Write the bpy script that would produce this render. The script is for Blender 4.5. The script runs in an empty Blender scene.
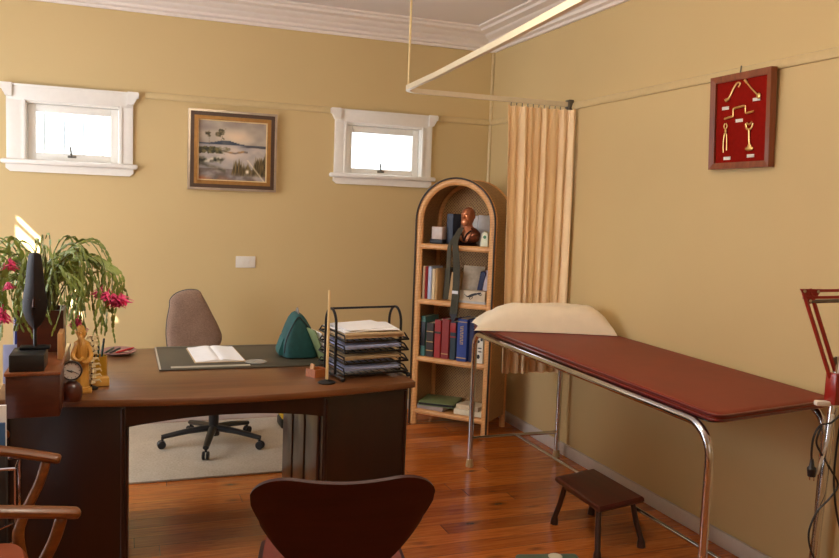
import bpy, bmesh, math, random
from mathutils import Vector, Matrix, noise, Euler
rnd = random.Random(7)
PI = math.pi
SC = bpy.context.scene
COL = SC.collection
WM = {}

# ---------------------------------------------------------------- materials
def lin(c):
    return tuple(((v/255)/12.92 if v/255 <= .04045 else ((v/255+.055)/1.055)**2.4) for v in c) + (1,)

class NT:
    def __init__(s, name):
        s.m = bpy.data.materials.new(name); s.m.use_nodes = True
        s.t = s.m.node_tree; s.b = s.t.nodes['Principled BSDF']
    def n(s, typ, ins=None, **kw):
        x = s.t.nodes.new(typ)
        for k, v in kw.items(): setattr(x, k, v)
        for k, v in (ins or {}).items(): s.put(x, k, v)
        return x
    def put(s, x, k, v):
        if isinstance(v, bpy.types.NodeSocket): s.t.links.new(v, x.inputs[k])
        else: x.inputs[k].default_value = v
    def coords(s, scale=(1,1,1), rot=(0,0,0)):
        tc = s.n('ShaderNodeTexCoord')
        return s.n('ShaderNodeMapping', {'Vector': tc.outputs['Object'], 'Scale': scale, 'Rotation': rot}).outputs[0]
    def noise(s, vec, scale, detail=4, rough=.55, dist=0):
        return s.n('ShaderNodeTexNoise', {'Vector': vec, 'Scale': scale, 'Detail': detail, 'Roughness': rough, 'Distortion': dist}).outputs['Fac']
    def ramp(s, fac, stops):
        r = s.n('ShaderNodeValToRGB', {'Fac': fac}); e = r.color_ramp.elements
        while len(e) < len(stops): e.new(.5)
        for q, (p, c) in zip(e, stops): q.position = p; q.color = c
        return r.outputs[0]
    def mix(s, f, a, b, mode='MIX'):
        x = s.n('ShaderNodeMix', data_type='RGBA', blend_type=mode)
        s.put(x, 0, f); s.put(x, 6, a); s.put(x, 7, b); return x.outputs[2]
    def math(s, op, a, b=0.0, c=0.0):
        x = s.n('ShaderNodeMath', operation=op); s.put(x, 0, a); s.put(x, 1, b); s.put(x, 2, c); return x.outputs[0]
    def bump(s, h, strength=.2, dist=.002):
        s.put(s.b, 'Normal', s.n('ShaderNodeBump', {'Height': h, 'Strength': strength, 'Distance': dist}).outputs[0])

MATS = {}
def plain(name, c, rough=.5, metal=0, var=.08, scale=30, bump=.0, coat=0, sheen=0, trans=0, spec=.5):
    if name in MATS: return MATS[name]
    k = NT(name); a = lin(c)
    v = k.coords(); f = k.noise(v, scale)
    lo = tuple(x*(1-var) for x in a[:3])+(1,); hi = tuple(min(1, x*(1+var)) for x in a[:3])+(1,)
    k.put(k.b, 'Base Color', k.ramp(f, [(.3, lo), (.7, hi)]))
    k.put(k.b, 'Roughness', rough); k.put(k.b, 'Metallic', metal); k.put(k.b, 'Coat Weight', coat); k.put(k.b, 'Sheen Weight', sheen)
    k.put(k.b, 'Specular IOR Level', spec)
    if bump: k.bump(k.noise(v, scale*4), bump, .002)
    MATS[name] = k.m; return k.m

def wood(name, c1, c2, axis=0, scale=14, rough=.35, coat=.2, bump=.05, spec=.5):
    if name in MATS: return MATS[name]
    k = NT(name); s = [1, 1, 1]; s[axis] = .08
    v = k.coords(tuple(s)); f = k.noise(v, scale*2, 6, .6, .6); g = k.noise(v, scale*12, 3)
    f = k.math('MULTIPLY_ADD', g, .25, k.math('MULTIPLY', f, .8))
    k.put(k.b, 'Base Color', k.ramp(f, [(.32, lin(c1)), (.68, lin(c2))]))
    k.put(k.b, 'Roughness', rough); k.put(k.b, 'Coat Weight', coat); k.put(k.b, 'Coat Roughness', .15); k.put(k.b, 'Specular IOR Level', spec)
    if bump: k.bump(f, bump, .002)
    MATS[name] = k.m; return k.m

def floor_mat():
    k = NT('varnished_pine_boards'); v = k.coords()
    sep = k.n('ShaderNodeSeparateXYZ', {'Vector': v})
    row = k.math('FLOOR', k.math('DIVIDE', sep.outputs['Y'], .105))
    wn = k.n('ShaderNodeTexWhiteNoise', {'W': row}, noise_dimensions='1D')
    xo = k.math('ADD', sep.outputs['X'], k.math('MULTIPLY', wn.outputs['Value'], 7.0))
    cell = k.math('FLOOR', k.math('DIVIDE', xo, 2.3))
    wn2 = k.n('ShaderNodeTexWhiteNoise', {'Vector': k.n('ShaderNodeCombineXYZ', {'X': row, 'Y': cell}).outputs[0]}, noise_dimensions='2D')
    pv = k.n('ShaderNodeCombineXYZ', {'X': xo, 'Y': sep.outputs['Y'], 'Z': k.math('MULTIPLY', row, 3.7)}).outputs[0]
    st = k.n('ShaderNodeMapping', {'Vector': pv, 'Scale': (.6, 9, 1)}).outputs[0]
    grain = k.noise(st, 6, 6, .65, 1.2)
    base = k.ramp(grain, [(.25, lin((150, 68, 20))), (.5, lin((206, 112, 40))), (.75, lin((226, 142, 62)))])
    tone = k.ramp(wn2.outputs['Value'], [(0, (.58, .50, .42, 1)), (.5, (.86, .82, .76, 1)), (1, (1.0, 1.0, 1.0, 1))])
    base = k.mix(1, base, tone, 'MULTIPLY')
    vs = k.n('ShaderNodeMapping', {'Vector': pv, 'Scale': (4.2, 10, 1)}).outputs[0]
    vo = k.n('ShaderNodeTexVoronoi', {'Vector': vs, 'Scale': 1.0, 'Randomness': 1.0})
    vsel = k.n('ShaderNodeSeparateColor', {'Color': vo.outputs['Color']}).outputs[0]
    dist = k.math('ADD', vo.outputs['Distance'], k.math('MULTIPLY', k.math('SUBTRACT', 1.0, vsel), .30)); dist = k.math('ADD', dist, k.math('MULTIPLY', k.noise(st, 9, 3), .16))
    kn = k.ramp(dist, [(.12, (1, 1, 1, 1)), (.38, (0, 0, 0, 1))])
    base = k.mix(k.math('MULTIPLY', kn, .85), base, lin((52, 20, 8)))
    fr = k.math('FRACT', k.math('DIVIDE', sep.outputs['Y'], .105))
    gap = k.math('MAXIMUM', k.math('LESS_THAN', fr, .022), k.math('LESS_THAN', k.math('FRACT', k.math('DIVIDE', xo, 2.3)), .0012))
    base = k.mix(k.math('MULTIPLY', gap, .75), base, lin((40, 16, 8)))
    k.put(k.b, 'Base Color', base)
    k.put(k.b, 'Roughness', k.math('MULTIPLY_ADD', grain, .12, .17)); k.put(k.b, 'Coat Weight', .25); k.put(k.b, 'Coat Roughness', .12)
    k.bump(k.math('SUBTRACT', k.math('MULTIPLY', grain, .2), gap), .25, .0015)
    return k.m

def weave_mat():
    k = NT('woven_cane'); v = k.coords()
    w1 = k.n('ShaderNodeTexWave', {'Vector': v, 'Scale': 30.0, 'Distortion': .8}, bands_direction='DIAGONAL').outputs['Fac']
    v2 = k.coords((1, 1, -1)); w2 = k.n('ShaderNodeTexWave', {'Vector': v2, 'Scale': 30.0, 'Distortion': .8}, bands_direction='DIAGONAL').outputs['Fac']
    h = k.math('MAXIMUM', w1, w2); nz = k.noise(v, 40)
    c = k.ramp(k.math('MULTIPLY_ADD', nz, .35, k.math('MULTIPLY', h, .65)), [(.35, lin((104, 74, 44))), (.62, lin((168, 128, 82))), (.9, lin((196, 152, 98)))])
    k.put(k.b, 'Base Color', c); k.put(k.b, 'Roughness', .6); k.bump(h, .6, .004)
    return k.m

def cane_mat():
    k = NT('wrapped_cane'); v = k.coords()
    w = k.n('ShaderNodeTexWave', {'Vector': v, 'Scale': 30.0, 'Distortion': .4}, bands_direction='Z').outputs['Fac']
    k.put(k.b, 'Base Color', k.ramp(k.math('MULTIPLY_ADD', w, .4, k.math('MULTIPLY', k.noise(v, 25), .6)), [(.2, lin((200, 138, 78))), (.8, lin((240, 184, 120)))]))
    k.put(k.b, 'Roughness', .42); k.bump(w, .25, .002); return k.m

def fabric_mat(name, c1, c2, sc=120):
    k = NT(name); v = k.coords((1, 1, 3)); f = k.noise(v, sc, 3); g = k.noise(k.coords(), 6, 3)
    k.put(k.b, 'Base Color', k.ramp(k.math('MULTIPLY_ADD', g, .35, k.math('MULTIPLY', f, .65)), [(.35, lin(c1)), (.65, lin(c2))]))
    k.put(k.b, 'Roughness', .9); k.put(k.b, 'Sheen Weight', .2); k.bump(f, .3, .002); MATS[name] = k.m; return k.m

def wall_mat(name, c):
    k = NT(name); v = k.coords(); f = k.noise(v, 1.3, 3); g = k.noise(v, 90, 4); a = lin(c)
    k.put(k.b, 'Base Color', k.ramp(f, [(.3, tuple(x*.96 for x in a[:3])+(1,)), (.7, a)]))
    k.put(k.b, 'Roughness', .55); k.put(k.b, 'Specular IOR Level', .35); k.bump(g, .06, .002); return k.m

def glass_mat():
    k = NT('window_glass'); t = k.t; t.nodes.remove(k.b)
    tr = k.n('ShaderNodeBsdfTransparent', {'Color': (.95, .97, .98, 1)}); gl = k.n('ShaderNodeBsdfGlossy', {'Roughness': .02})
    mx = k.n('ShaderNodeMixShader', {'Fac': .06, 1: tr.outputs[0], 2: gl.outputs[0]})
    out = [n for n in t.nodes if n.type == 'OUTPUT_MATERIAL'][0]; t.links.new(mx.outputs[0], out.inputs[0]); return k.m

def paint_mat():
    k = NT('oil_painting'); a = k.n('ShaderNodeVertexColor', layer_name='paint')
    f = k.noise(k.coords(), 160, 3)
    k.put(k.b, 'Base Color', a.outputs[0]); k.put(k.b, 'Roughness', .45); k.bump(f, .25, .002); return k.m

M_floor = floor_mat(); M_weave = weave_mat(); M_cane = cane_mat(); M_glass = glass_mat()
M_wall = wall_mat('tan_wall_paint', (214, 188, 136))
M_ceil = wall_mat('ceiling_paint', (236, 228, 224))
M_trim = plain('white_gloss_trim', (242, 238, 230), .35, var=.02)
M_corn = plain('cornice_paint', (240, 230, 222), .5, var=.02)
M_rail = plain('tan_rail_paint', (212, 188, 138), .45, var=.03)
M_base = plain('skirting_paint', (214, 204, 194), .4, var=.03)
M_desk = wood('mahogany_top', (92, 54, 28), (122, 78, 45), 0, 10, .3, .2, .03)
M_deskd = wood('shaded_mahogany', (26, 9, 6), (40, 15, 10), 2, 10, .35, .15, .03)  # desk top's wood made darker, shade of the pedestals put into the colour
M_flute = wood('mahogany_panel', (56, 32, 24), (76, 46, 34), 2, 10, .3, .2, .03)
M_boxw = wood('dark_brown_box_wood', (62, 26, 16), (88, 40, 24), 0, 10, .35, .2)
M_chairw = wood('chair_plywood', (44, 13, 9), (60, 20, 14), 0, 8, .45, .0, .0, .3)
M_arm = wood('honey_brown_wood', (92, 50, 16), (130, 76, 27), 0, 14, .36, .12)
M_leather = plain('brown_leather', (142, 70, 38), .4, var=.15, scale=12, bump=.1)
M_stool = wood('dark_red_wood', (56, 16, 12), (86, 28, 20), 1, 14, .34, .1)
M_stoold = wood('dark_leg_wood', (44, 20, 16), (64, 32, 24), 2, 14, .35, .2)
M_vinyl = plain('red_brown_vinyl', (128, 46, 28), .5, var=.06, scale=8, bump=.02, spec=.35)
M_vinyle = plain('dark_red_piping', (96, 24, 24), .3, var=.05, coat=.3)
M_chrome = plain('chrome_tube', (206, 206, 210), .14, 1, var=.04)
M_alum = plain('cream_enamelled_track', (228, 214, 186), .35, .15, var=.03)
M_bracket = plain('grey_metal_bracket', (110, 106, 98), .4, .8)
M_cream = plain('cream_rubber', (206, 176, 126), .6)
M_black = plain('black_plastic', (26, 25, 26), .4, var=.1)
M_blackm = plain('black_metal_wire', (22, 22, 26), .35, .3, var=.1)
M_shell = plain('charcoal_plastic', (58, 56, 58), .5)
M_seat = fabric_mat('brown_wool_fabric', (120, 94, 78), (160, 131, 111))
M_rug = fabric_mat('beige_rug_pile', (168, 150, 126), (196, 180, 156), 90)
M_pillow = plain('cream_cotton', (250, 234, 206), .85, var=.03, scale=14, bump=.15, sheen=.2)
M_curt = plain('peach_curtain_cloth', (252, 222, 176), .9, var=.02, scale=6, sheen=.1)
M_teal = plain('teal_canvas', (17, 72, 72), .7, var=.15, scale=50, bump=.2)
M_tealb = plain('light_teal_canvas', (20, 84, 84), .65, var=.12, scale=50, bump=.2)
M_gmetal = plain('grey_webbing', (120, 112, 108), .6)
M_paper = plain('white_paper', (240, 240, 242), .7, var=.02)
M_paperc = plain('cream_paper', (232, 222, 196), .7, var=.04)
M_papb = plain('bluish_paper', (176, 186, 226), .6, var=.05)
M_card = plain('tan_folder_card', (196, 170, 132), .7)
M_pad = plain('dark_green_grey_blotter', (72, 66, 52), .55, var=.05)
M_clear = plain('pale_plastic_strip', (176, 172, 160), .35)
M_gold = plain('polished_brass', (236, 194, 122), .28, 1, var=.1)
M_red = plain('dark_red_velvet', (140, 22, 12), .95, var=.08, scale=60, spec=.1)
M_framew = wood('chestnut_frame_wood', (112, 52, 28), (148, 78, 44), 2, 16, .35, .3)
M_copper = plain('copper_bronze', (214, 140, 100), .28, .6, var=.25, scale=14)
M_dkbr = plain('dark_bronze', (52, 30, 22), .3, .8)
M_tie = fabric_mat('dark_olive_tie', (58, 56, 44), (82, 78, 62))
M_lred = plain('red_enamel', (150, 34, 22), .3, var=.06, coat=.3)
M_spring = plain('steel_spring', (120, 112, 104), .35, .9)
M_leaf = plain('cactus_green', (126, 142, 66), .4, var=.35, scale=9)
M_leaf2 = plain('cactus_stem', (88, 84, 44), .6, var=.2)
M_pink = plain('magenta_petals', (232, 74, 128), .55, var=.25, scale=40)
M_soil = plain('potting_soil', (46, 32, 22), .95, var=.4, scale=80, bump=.5)
M_figw = wood('ochre_carved_wood', (176, 118, 44), (222, 168, 78), 2, 20, .45, .1)
M_bone = plain('ivory_resin', (224, 204, 160), .5, var=.08)
M_must = plain('mustard_glaze', (196, 148, 40), .35, var=.05)
M_pinkd = plain('dusty_pink_glaze', (150, 104, 98), .4, var=.08)
M_ebony = plain('ebony_carving', (26, 18, 19), .6, var=.3, scale=20, spec=.3)
M_blue = plain('navy_frame_paint', (28, 40, 110), .4)
M_lightw = wood('pale_ply_wood', (184, 132, 78), (206, 154, 98), 2, 14, .5, .05)
M_swit = plain('white_switch_plastic', (232, 226, 214), .35, var=.01)
M_green = plain('green_folder', (128, 140, 92), .6)
M_scale = plain('grey_green_enamel', (98, 116, 96), .45)
M_yel = plain('yellow_plastic', (216, 180, 40), .45)
M_gilt = plain('gilt_frame', (158, 114, 58), .4, .5, var=.12, scale=30)
M_silv = plain('bronze_silver_frame', (128, 108, 88), .35, .7, var=.15, scale=20)
M_dframe = plain('dark_frame_groove', (58, 40, 26), .5)
M_out = plain('pale_outside_bars', (214, 220, 228), .6)

# ---------------------------------------------------------------- mesh helpers
def rot(x=0, y=0, z=0): return Euler((x, y, z)).to_matrix().to_4x4()
def tr(x, y=None, z=None):
    return Matrix.Translation(x) if y is None else Matrix.Translation((x, y, z))

class MB:
    def __init__(s): s.bm = bmesh.new()
    def _add(s, t, M=None):
        if M is not None: t.transform(M)
        bmesh.ops.recalc_face_normals(t, faces=t.faces[:])
        me = bpy.data.meshes.new('t'); t.to_mesh(me); t.free(); s.bm.from_mesh(me); bpy.data.meshes.remove(me); return s
    def box(s, c, size, M=None, bev=0, seg=2):
        t = bmesh.new(); bmesh.ops.create_cube(t, size=1); t.transform(Matrix.Diagonal((*size, 1)))
        if bev: bmesh.ops.bevel(t, geom=t.edges[:], offset=min(bev, min(size)*.49), segments=seg, affect='EDGES', profile=.5)
        t.transform(tr(c))
        return s._add(t, M)
    def b2(s, a, b, bev=0, M=None):
        return s.box([(p+q)/2 for p, q in zip(a, b)], [abs(q-p) for p, q in zip(a, b)], M, bev)
    def rings(s, rings, closed=False, caps=True, M=None):
        t = bmesh.new(); V = [[t.verts.new(p) for p in r] for r in rings]; n = len(V[0])
        for i in range(len(V) if closed else len(V)-1):
            A, B = V[i], V[(i+1) % len(V)]
            for j in range(n):
                t.faces.new((A[j], A[(j+1) % n], B[(j+1) % n], B[j]))
        if caps and not closed:
            t.faces.new(V[0][::-1]); t.faces.new(V[-1])
        return s._add(t, M)
    def tube(s, pts, r, seg=10, closed=False, flat=None, up=None, M=None):
        pts = [Vector(p) for p in pts]; n = len(pts); R = r if isinstance(r, (list, tuple)) else [r]*n; out = []
        prev = None
        for i, p in enumerate(pts):
            a = pts[(i-1) % n] if (closed or i) else p; b = pts[(i+1) % n] if (closed or i < n-1) else p
            d = (b-a).normalized()
            u0 = Vector(up) if up else (prev if prev is not None else (Vector((0, 0, 1)) if abs(d.z) < .9 else Vector((1, 0, 0))))
            x = d.cross(u0)
            if x.length < 1e-6: x = d.orthogonal()
            x.normalize(); y = x.cross(d).normalized()
            if not up: prev = y
            fx, fy = flat if flat else (1, 1)
            out.append([p + x*math.cos(q)*R[i]*fx + y*math.sin(q)*R[i]*fy for q in (2*PI*k/seg + PI/seg for k in range(seg))])
        return s.rings(out, closed, True, M)
    def lathe(s, prof, seg=24, M=None):
        return s.rings([[(r*math.cos(2*PI*k/seg), r*math.sin(2*PI*k/seg), z) for k in range(seg)] for r, z in [(max(r, 1e-4), z) for r, z in prof]], False, True, M)
    def prism(s, ol, h, M=None, bev=0):
        t = bmesh.new(); vs = [t.verts.new((x, y, 0)) for x, y in ol]; f = t.faces.new(vs)
        r = bmesh.ops.extrude_face_region(t, geom=[f]); bmesh.ops.translate(t, vec=(0, 0, h), verts=[v for v in r['geom'] if isinstance(v, bmesh.types.BMVert)])
        bmesh.ops.recalc_face_normals(t, faces=t.faces[:])
        if bev:
            e = [x for x in t.edges if len(x.link_faces) == 2 and x.calc_face_angle(0) > .6]
            bmesh.ops.bevel(t, geom=e, offset=bev, segments=2, affect='EDGES', profile=.5)
        return s._add(t, M)
    def ball(s, c, r, M=None, u=16, v=10):
        t = bmesh.new(); bmesh.ops.create_uvsphere(t, u_segments=u, v_segments=v, radius=1)
        rr = r if isinstance(r, (tuple, list)) else (r, r, r)
        t.transform(Matrix.Diagonal((*rr, 1))); t.transform(tr(c) @ (M or Matrix.Identity(4))); return s._add(t)
    def sheet(s, f, nu, nv, th=0, M=None, closed=False):
        t = bmesh.new(); V = [[t.verts.new(f(i/(nu), j/(nv))) for i in range(nu+1)] for j in range(nv+1)]
        for j in range(nv):
            for i in range(nu): t.faces.new((V[j][i], V[j][i+1], V[j+1][i+1], V[j+1][i]))
        bmesh.ops.recalc_face_normals(t, faces=t.faces[:])
        if th:
            bmesh.ops.solidify(t, geom=t.faces[:], thickness=th)
        return s._add(t, M)
    def build(s, name, mat, parent=None, local=False, ang=40, smooth=True):
        bm = s.bm; loc = Vector((0, 0, 0))
        if parent is None:
            xs = [v.co for v in bm.verts]; lo = [min(v[i] for v in xs) for i in range(3)]; hi = [max(v[i] for v in xs) for i in range(3)]
            loc = Vector(((lo[0]+hi[0])/2, (lo[1]+hi[1])/2, lo[2])); bm.transform(tr(-loc))
        elif not local: bm.transform(WM[parent.name].inverted())
        me = bpy.data.meshes.new(name); bm.to_mesh(me); bm.free()
        for p in me.polygons: p.use_smooth = smooth
        if smooth: me.set_sharp_from_angle(angle=math.radians(ang))
        me.materials.append(mat)
        o = bpy.data.objects.new(name, me); COL.objects.link(o)
        if parent is not None: o.parent = parent; WM[o.name] = WM[parent.name]
        else: o.location = loc; WM[o.name] = tr(loc)
        return o

def tag(o, label=None, cat=None, group=None, kind=None):
    for k, v in (('label', label), ('category', cat), ('group', group), ('kind', kind)):
        if v: o[k] = v
    return o
def thing(name, label, cat, loc, rz=0, group=None):
    o = bpy.data.objects.new(name, None); COL.objects.link(o); o.location = loc; o.rotation_euler = (0, 0, rz); o.empty_display_size = .1
    WM[o.name] = tr(loc) @ rot(0, 0, rz); return tag(o, label, cat, group)
def one(mb, name, mat, label, cat, group=None): return tag(mb.build(name, mat), label, cat, group)
def copy_tree(o, parent=None):
    c = o.copy(); COL.objects.link(c)
    if parent is not None: c.parent = parent
    for ch in list(o.children): copy_tree(ch, c)
    return c
def arc(c, r, a0, a1, n, ax=0, ay=2):
    out = []
    for i in range(n+1):
        a = a0+(a1-a0)*i/n; p = list(c); p[ax] += r*math.cos(a); p[ay] += r*math.sin(a); out.append(tuple(p))
    return out
def spline(P, n=8):
    P = [Vector(p) for p in P]; out = []
    for i in range(len(P)-1):
        a, b, c, d = P[max(i-1, 0)], P[i], P[i+1], P[min(i+2, len(P)-1)]
        for k in range(n):
            t = k/n; out.append(.5*((2*b)+(c-a)*t+(2*a-5*b+4*c-d)*t*t+(3*b-a-3*c+d)*t**3))
    return out+[P[-1]]
def struct(mb, name, mat, parent=None):
    o = mb.build(name, mat, parent)
    if parent is None: o['kind'] = 'structure'
    return o

# ---------------------------------------------------------------- camera
cam = bpy.data.cameras.new('camera'); co = bpy.data.objects.new('camera', cam); COL.objects.link(co); SC.camera = co
cam.sensor_fit = 'HORIZONTAL'; cam.sensor_width = 36; cam.lens = 800/839*36; cam.clip_start = .05
yaw, pit, rol = .3574, -.0866, .0376
fw = Vector((math.sin(yaw)*math.cos(pit), math.cos(yaw)*math.cos(pit), math.sin(pit)))
r0 = Vector((math.cos(yaw), -math.sin(yaw), 0)); u0 = r0.cross(fw)
rr = r0*math.cos(rol)+u0*math.sin(rol); uu = -r0*math.sin(rol)+u0*math.cos(rol)
m = Matrix((rr, uu, -fw)).transposed().to_4x4(); m.translation = Vector((-2.561, -5.462, 1.47)); co.matrix_world = m

# ---------------------------------------------------------------- room shell
XL, YF, ZC = -4.35, -6.3, 2.763
struct(MB().b2((XL-.12, YF-.12, -.1), (.12, .12, 0)), 'floor', M_floor)
struct(MB().b2((XL-.012, YF-.12, ZC), (.12, .12, ZC+.1)), 'ceiling', M_ceil)
W1 = (-3.12, -2.575, 1.675, 2.04); W2 = (-1.112, -.545, 1.685, 2.052)
b = MB(); T = .12
for x0, x1, z0, z1 in ((XL-.12, W1[0], 0, ZC), (W1[1], W2[0], 0, ZC), (W2[1], .12, 0, ZC), (W1[0], W1[1], 0, W1[2]), (W1[0], W1[1], W1[3], ZC), (W2[0], W2[1], 0, W2[2]), (W2[0], W2[1], W2[3], ZC)):
    b.b2((x0, 0, z0), (x1, T, z1))
struct(b, 'wall_back', M_wall)
struct(MB().b2((0, YF-.12, 0), (.12, 0, ZC)), 'wall_right', M_wall)
struct(MB().b2((XL, YF-.12, 0), (0, YF, ZC)), 'wall_front', M_wall)
# left wall: window with opaque pane, and unseen slots added to shape sun streaks
W3 = (-2.7, -.75, .6, 2.22)
SLOT = [(-1.105, -.99, 2.55, 2.585), (-1.10, -.985, 2.44, 2.52), (-1.31, -1.22, 2.435, 2.565), (-1.473, -1.444, 2.508, 2.536), (-1.572, -1.505, 2.645, 2.672), (-1.30, -1.235, 2.29, 2.39)]
b = MB(); ys = sorted({YF-.12, 0.0, W3[0], W3[1]} | {v for q in SLOT for v in q[:2]})
for ya, yb in zip(ys, ys[1:]):
    ym = (ya+yb)/2; hs = sorted([(z0, z1) for y0, y1, z0, z1 in SLOT+[W3] if y0 < ym < y1]); z = 0
    for z0, z1 in hs+[(ZC, ZC)]:
        if z0 > z: b.b2((XL-.012, ya, z), (XL, yb, z0))
        z = z1
struct(b, 'wall_left', M_wall)
w3 = tag(MB().b2((XL-.03, W3[0], W3[2]), (XL-.013, W3[1], W3[3])).build('window_3', plain('opaque_pane', (230, 232, 235), .5)), kind='structure')  # solid unseen pane, added to block the sun at this opening
b = MB()
for a, c in (((XL-.02, W3[0]-.08, W3[2]-.08), (XL+.02, W3[0], W3[3]+.08)), ((XL-.02, W3[1], W3[2]-.08), (XL+.02, W3[1]+.08, W3[3]+.08)), ((XL-.02, W3[0], W3[3]), (XL+.02, W3[1], W3[3]+.08)), ((XL-.02, W3[0], W3[2]-.08), (XL+.04, W3[1], W3[2]))): b.b2(a, c, .004)
b.build('window_frame', M_trim, w3)

# baseboards
def skirt(name, a, c):
    struct(MB().b2(a, c, .004), name, M_base)
skirt('baseboard_back', (XL, -.018, 0), (0, 0, .072)); skirt('baseboard_right', (-.018, YF, 0), (0, -.019, .072)); skirt('baseboard_left', (XL, YF, 0), (XL+.018, -.019, .072))
# cornice: stepped profile (out from wall, z) swept round the back and right walls
prof = [(0, 2.636), (.018, 2.636), (.022, 2.652), (.05, 2.658), (.056, 2.674), (.085, 2.684), (.095, 2.700), (.14, 2.712), (.15, 2.726), (.205, 2.733), (.212, 2.748), (.243, 2.752), (.245, 2.763), (0, 2.763)]
def sweep(name, f0, f1):
    struct(MB().rings([[f0(o, z) for o, z in prof], [f1(o, z) for o, z in prof]]), name, M_corn)
sweep('trim_1', lambda o, z: (XL+o, -o, z), lambda o, z: (-o, -o, z))
sweep('trim_2', lambda o, z: (-o, -o, z), lambda o, z: (-o, YF, z))
sweep('trim_3', lambda o, z: (XL+o, -o, z), lambda o, z: (XL+o, YF, z))
# picture rails
rp = [(0, 2.108), (.012, 2.108), (.016, 2.116), (.014, 2.130), (.008, 2.146), (0, 2.150)]
def railx(n, x0, x1): struct(MB().rings([[(x0, -o, z) for o, z in rp], [(x1, -o, z) for o, z in rp]]), n, M_rail)
railx('trim_4', XL, -3.29); railx('trim_5', -2.43, -1.225); railx('trim_6', -.415, 0)
struct(MB().rings([[(-o, -.02, z) for o, z in rp], [(-o, YF, z) for o, z in rp]]), 'trim_7', M_rail)
struct(MB().tube([(-.008, -.008, .07), (-.008, -.008, 2.64)], .013, 8), 'trim_8', M_rail)

# windows
def window(idx, W, x0, x1, zs, zh, bars):
    o = bpy.data.objects.new('window_%d' % idx, None); COL.objects.link(o); o.location = ((x0+x1)/2, 0, zs); WM[o.name] = tr(o.location); o['kind'] = 'structure'
    b = MB()
    b.b2((x0, -.022, zs+.06), (W[0], 0, W[3]+.06), .004); b.b2((W[1], -.022, zs+.06), (x1, 0, W[3]+.06), .004)
    b.b2((W[0]-.012, -.03, zs+.06), (W[0]+.006, 0, W[3]+.006), .004); b.b2((W[1]-.006, -.03, zs+.06), (W[1]+.012, 0, W[3]+.006), .004)
    b.build('window_casing', M_trim, o)
    b = MB(); b.b2((x0+.01, -.028, W[3]), (x1-.01, 0, zh), .004); b.b2((x0+.01, -.036, zh-.012), (x1-.01, 0, zh), .003); b.build('window_head', M_trim, o)
    for sgn, xe in ((-1, x0), (1, x1)):
        pr = [(-.034, zh-.078), (.004, zh-.074), (.008, zh-.062), (.016, zh-.050), (.020, zh-.038), (.032, zh-.032), (.034, zh-.008), (.028, zh+.002), (-.034, zh+.002)]
        MB().rings([[(xe+sgn*u, -.046, z) for u, z in pr], [(xe+sgn*u, 0, z) for u, z in pr]]).build('casing_cap', M_trim, o)
    b = MB(); b.b2((x0-.03, -.055, zs+.045), (x1+.03, .03, zs+.075), .012); b.build('window_sill', M_trim, o)
    pr = [(x0-.004, zs+.05), (x1+.004, zs+.05), (x1+.004, zs+.02), (x1-.02, zs), (x0+.02, zs), (x0-.004, zs+.02)]
    MB().rings([[(x, -.026, z) for x, z in pr], [(x, 0, z) for x, z in pr]]).build('window_apron', M_trim, o)
    # reveal lining and sash
    b = MB(); d = .1
    b.b2((W[0], -.01, W[2]), (W[0]+.012, d, W[3])); b.b2((W[1]-.012, -.01, W[2]), (W[1], d, W[3])); b.b2((W[0], -.01, W[3]-.012), (W[1], d, W[3])); b.b2((W[0], -.01, W[2]), (W[1], d, W[2]+.012))
    b.build('window_reveal', M_trim, o)
    g = .046; b = MB(); a0, a1, c0, c1 = W[0]+.013, W[1]-.013, W[2]+.013, W[3]-.013
    b.b2((a0, .03, c0), (a0+g, .065, c1), .004); b.b2((a1-g, .03, c0), (a1, .065, c1), .004); b.b2((a0+g, .03, c1-g), (a1-g, .065, c1), .004); b.b2((a0+g, .03, c0), (a1-g, .065, c0+g), .004)
    b.build('sash', M_trim, o)
    MB().b2((a0+g-.003, .045, c0+g-.003), (a1-g+.003, .05, c1-g+.003)).build('pane', M_glass, o)
    xm = (a0+a1)/2-.01; zl = c0+g*.6
    b = MB(); b.box((xm, .024, zl), (.05, .012, .014), None, .003); b.tube(spline([(xm, .018, zl), (xm-.004, .01, zl+.02), (xm-.008, .012, zl+.055)], 4), [.006]*8+[.004]); b.ball((xm-.008, .012, zl+.056), .006)
    b.build('latch', M_bracket, o)
    if bars:
        for i in range(4):
            x = a0+g+.03+i*.115; MB().b2((x, .16, W[2]-.1), (x+.011, .170, W[3]+.12)).build('security_bar', M_out, o)
        MB().b2((a0, .15, W[3]+.1), (a1, .16, W[3]+.13)).build('bar_rail', M_out, o)
window(1, W1, -3.22, -2.50, 1.61, 2.135, True)
window(2, W2, -1.19, -.472, 1.628, 2.142, False)

# light switch
sw = thing('light_switch', 'white double light switch on the tan back wall below the landscape painting', 'light switch', (-1.78, 0, 1.035))
MB().b2((-1.845, -.009, 1.035), (-1.715, 0, 1.112), .003).build('switch_plate', M_swit, sw)
for dx in (-.02, .02): MB().b2((-1.78+dx-.007, -.014, 1.062), (-1.78+dx+.007, -.008, 1.086), .002).build('rocker', M_swit, sw)

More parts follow.
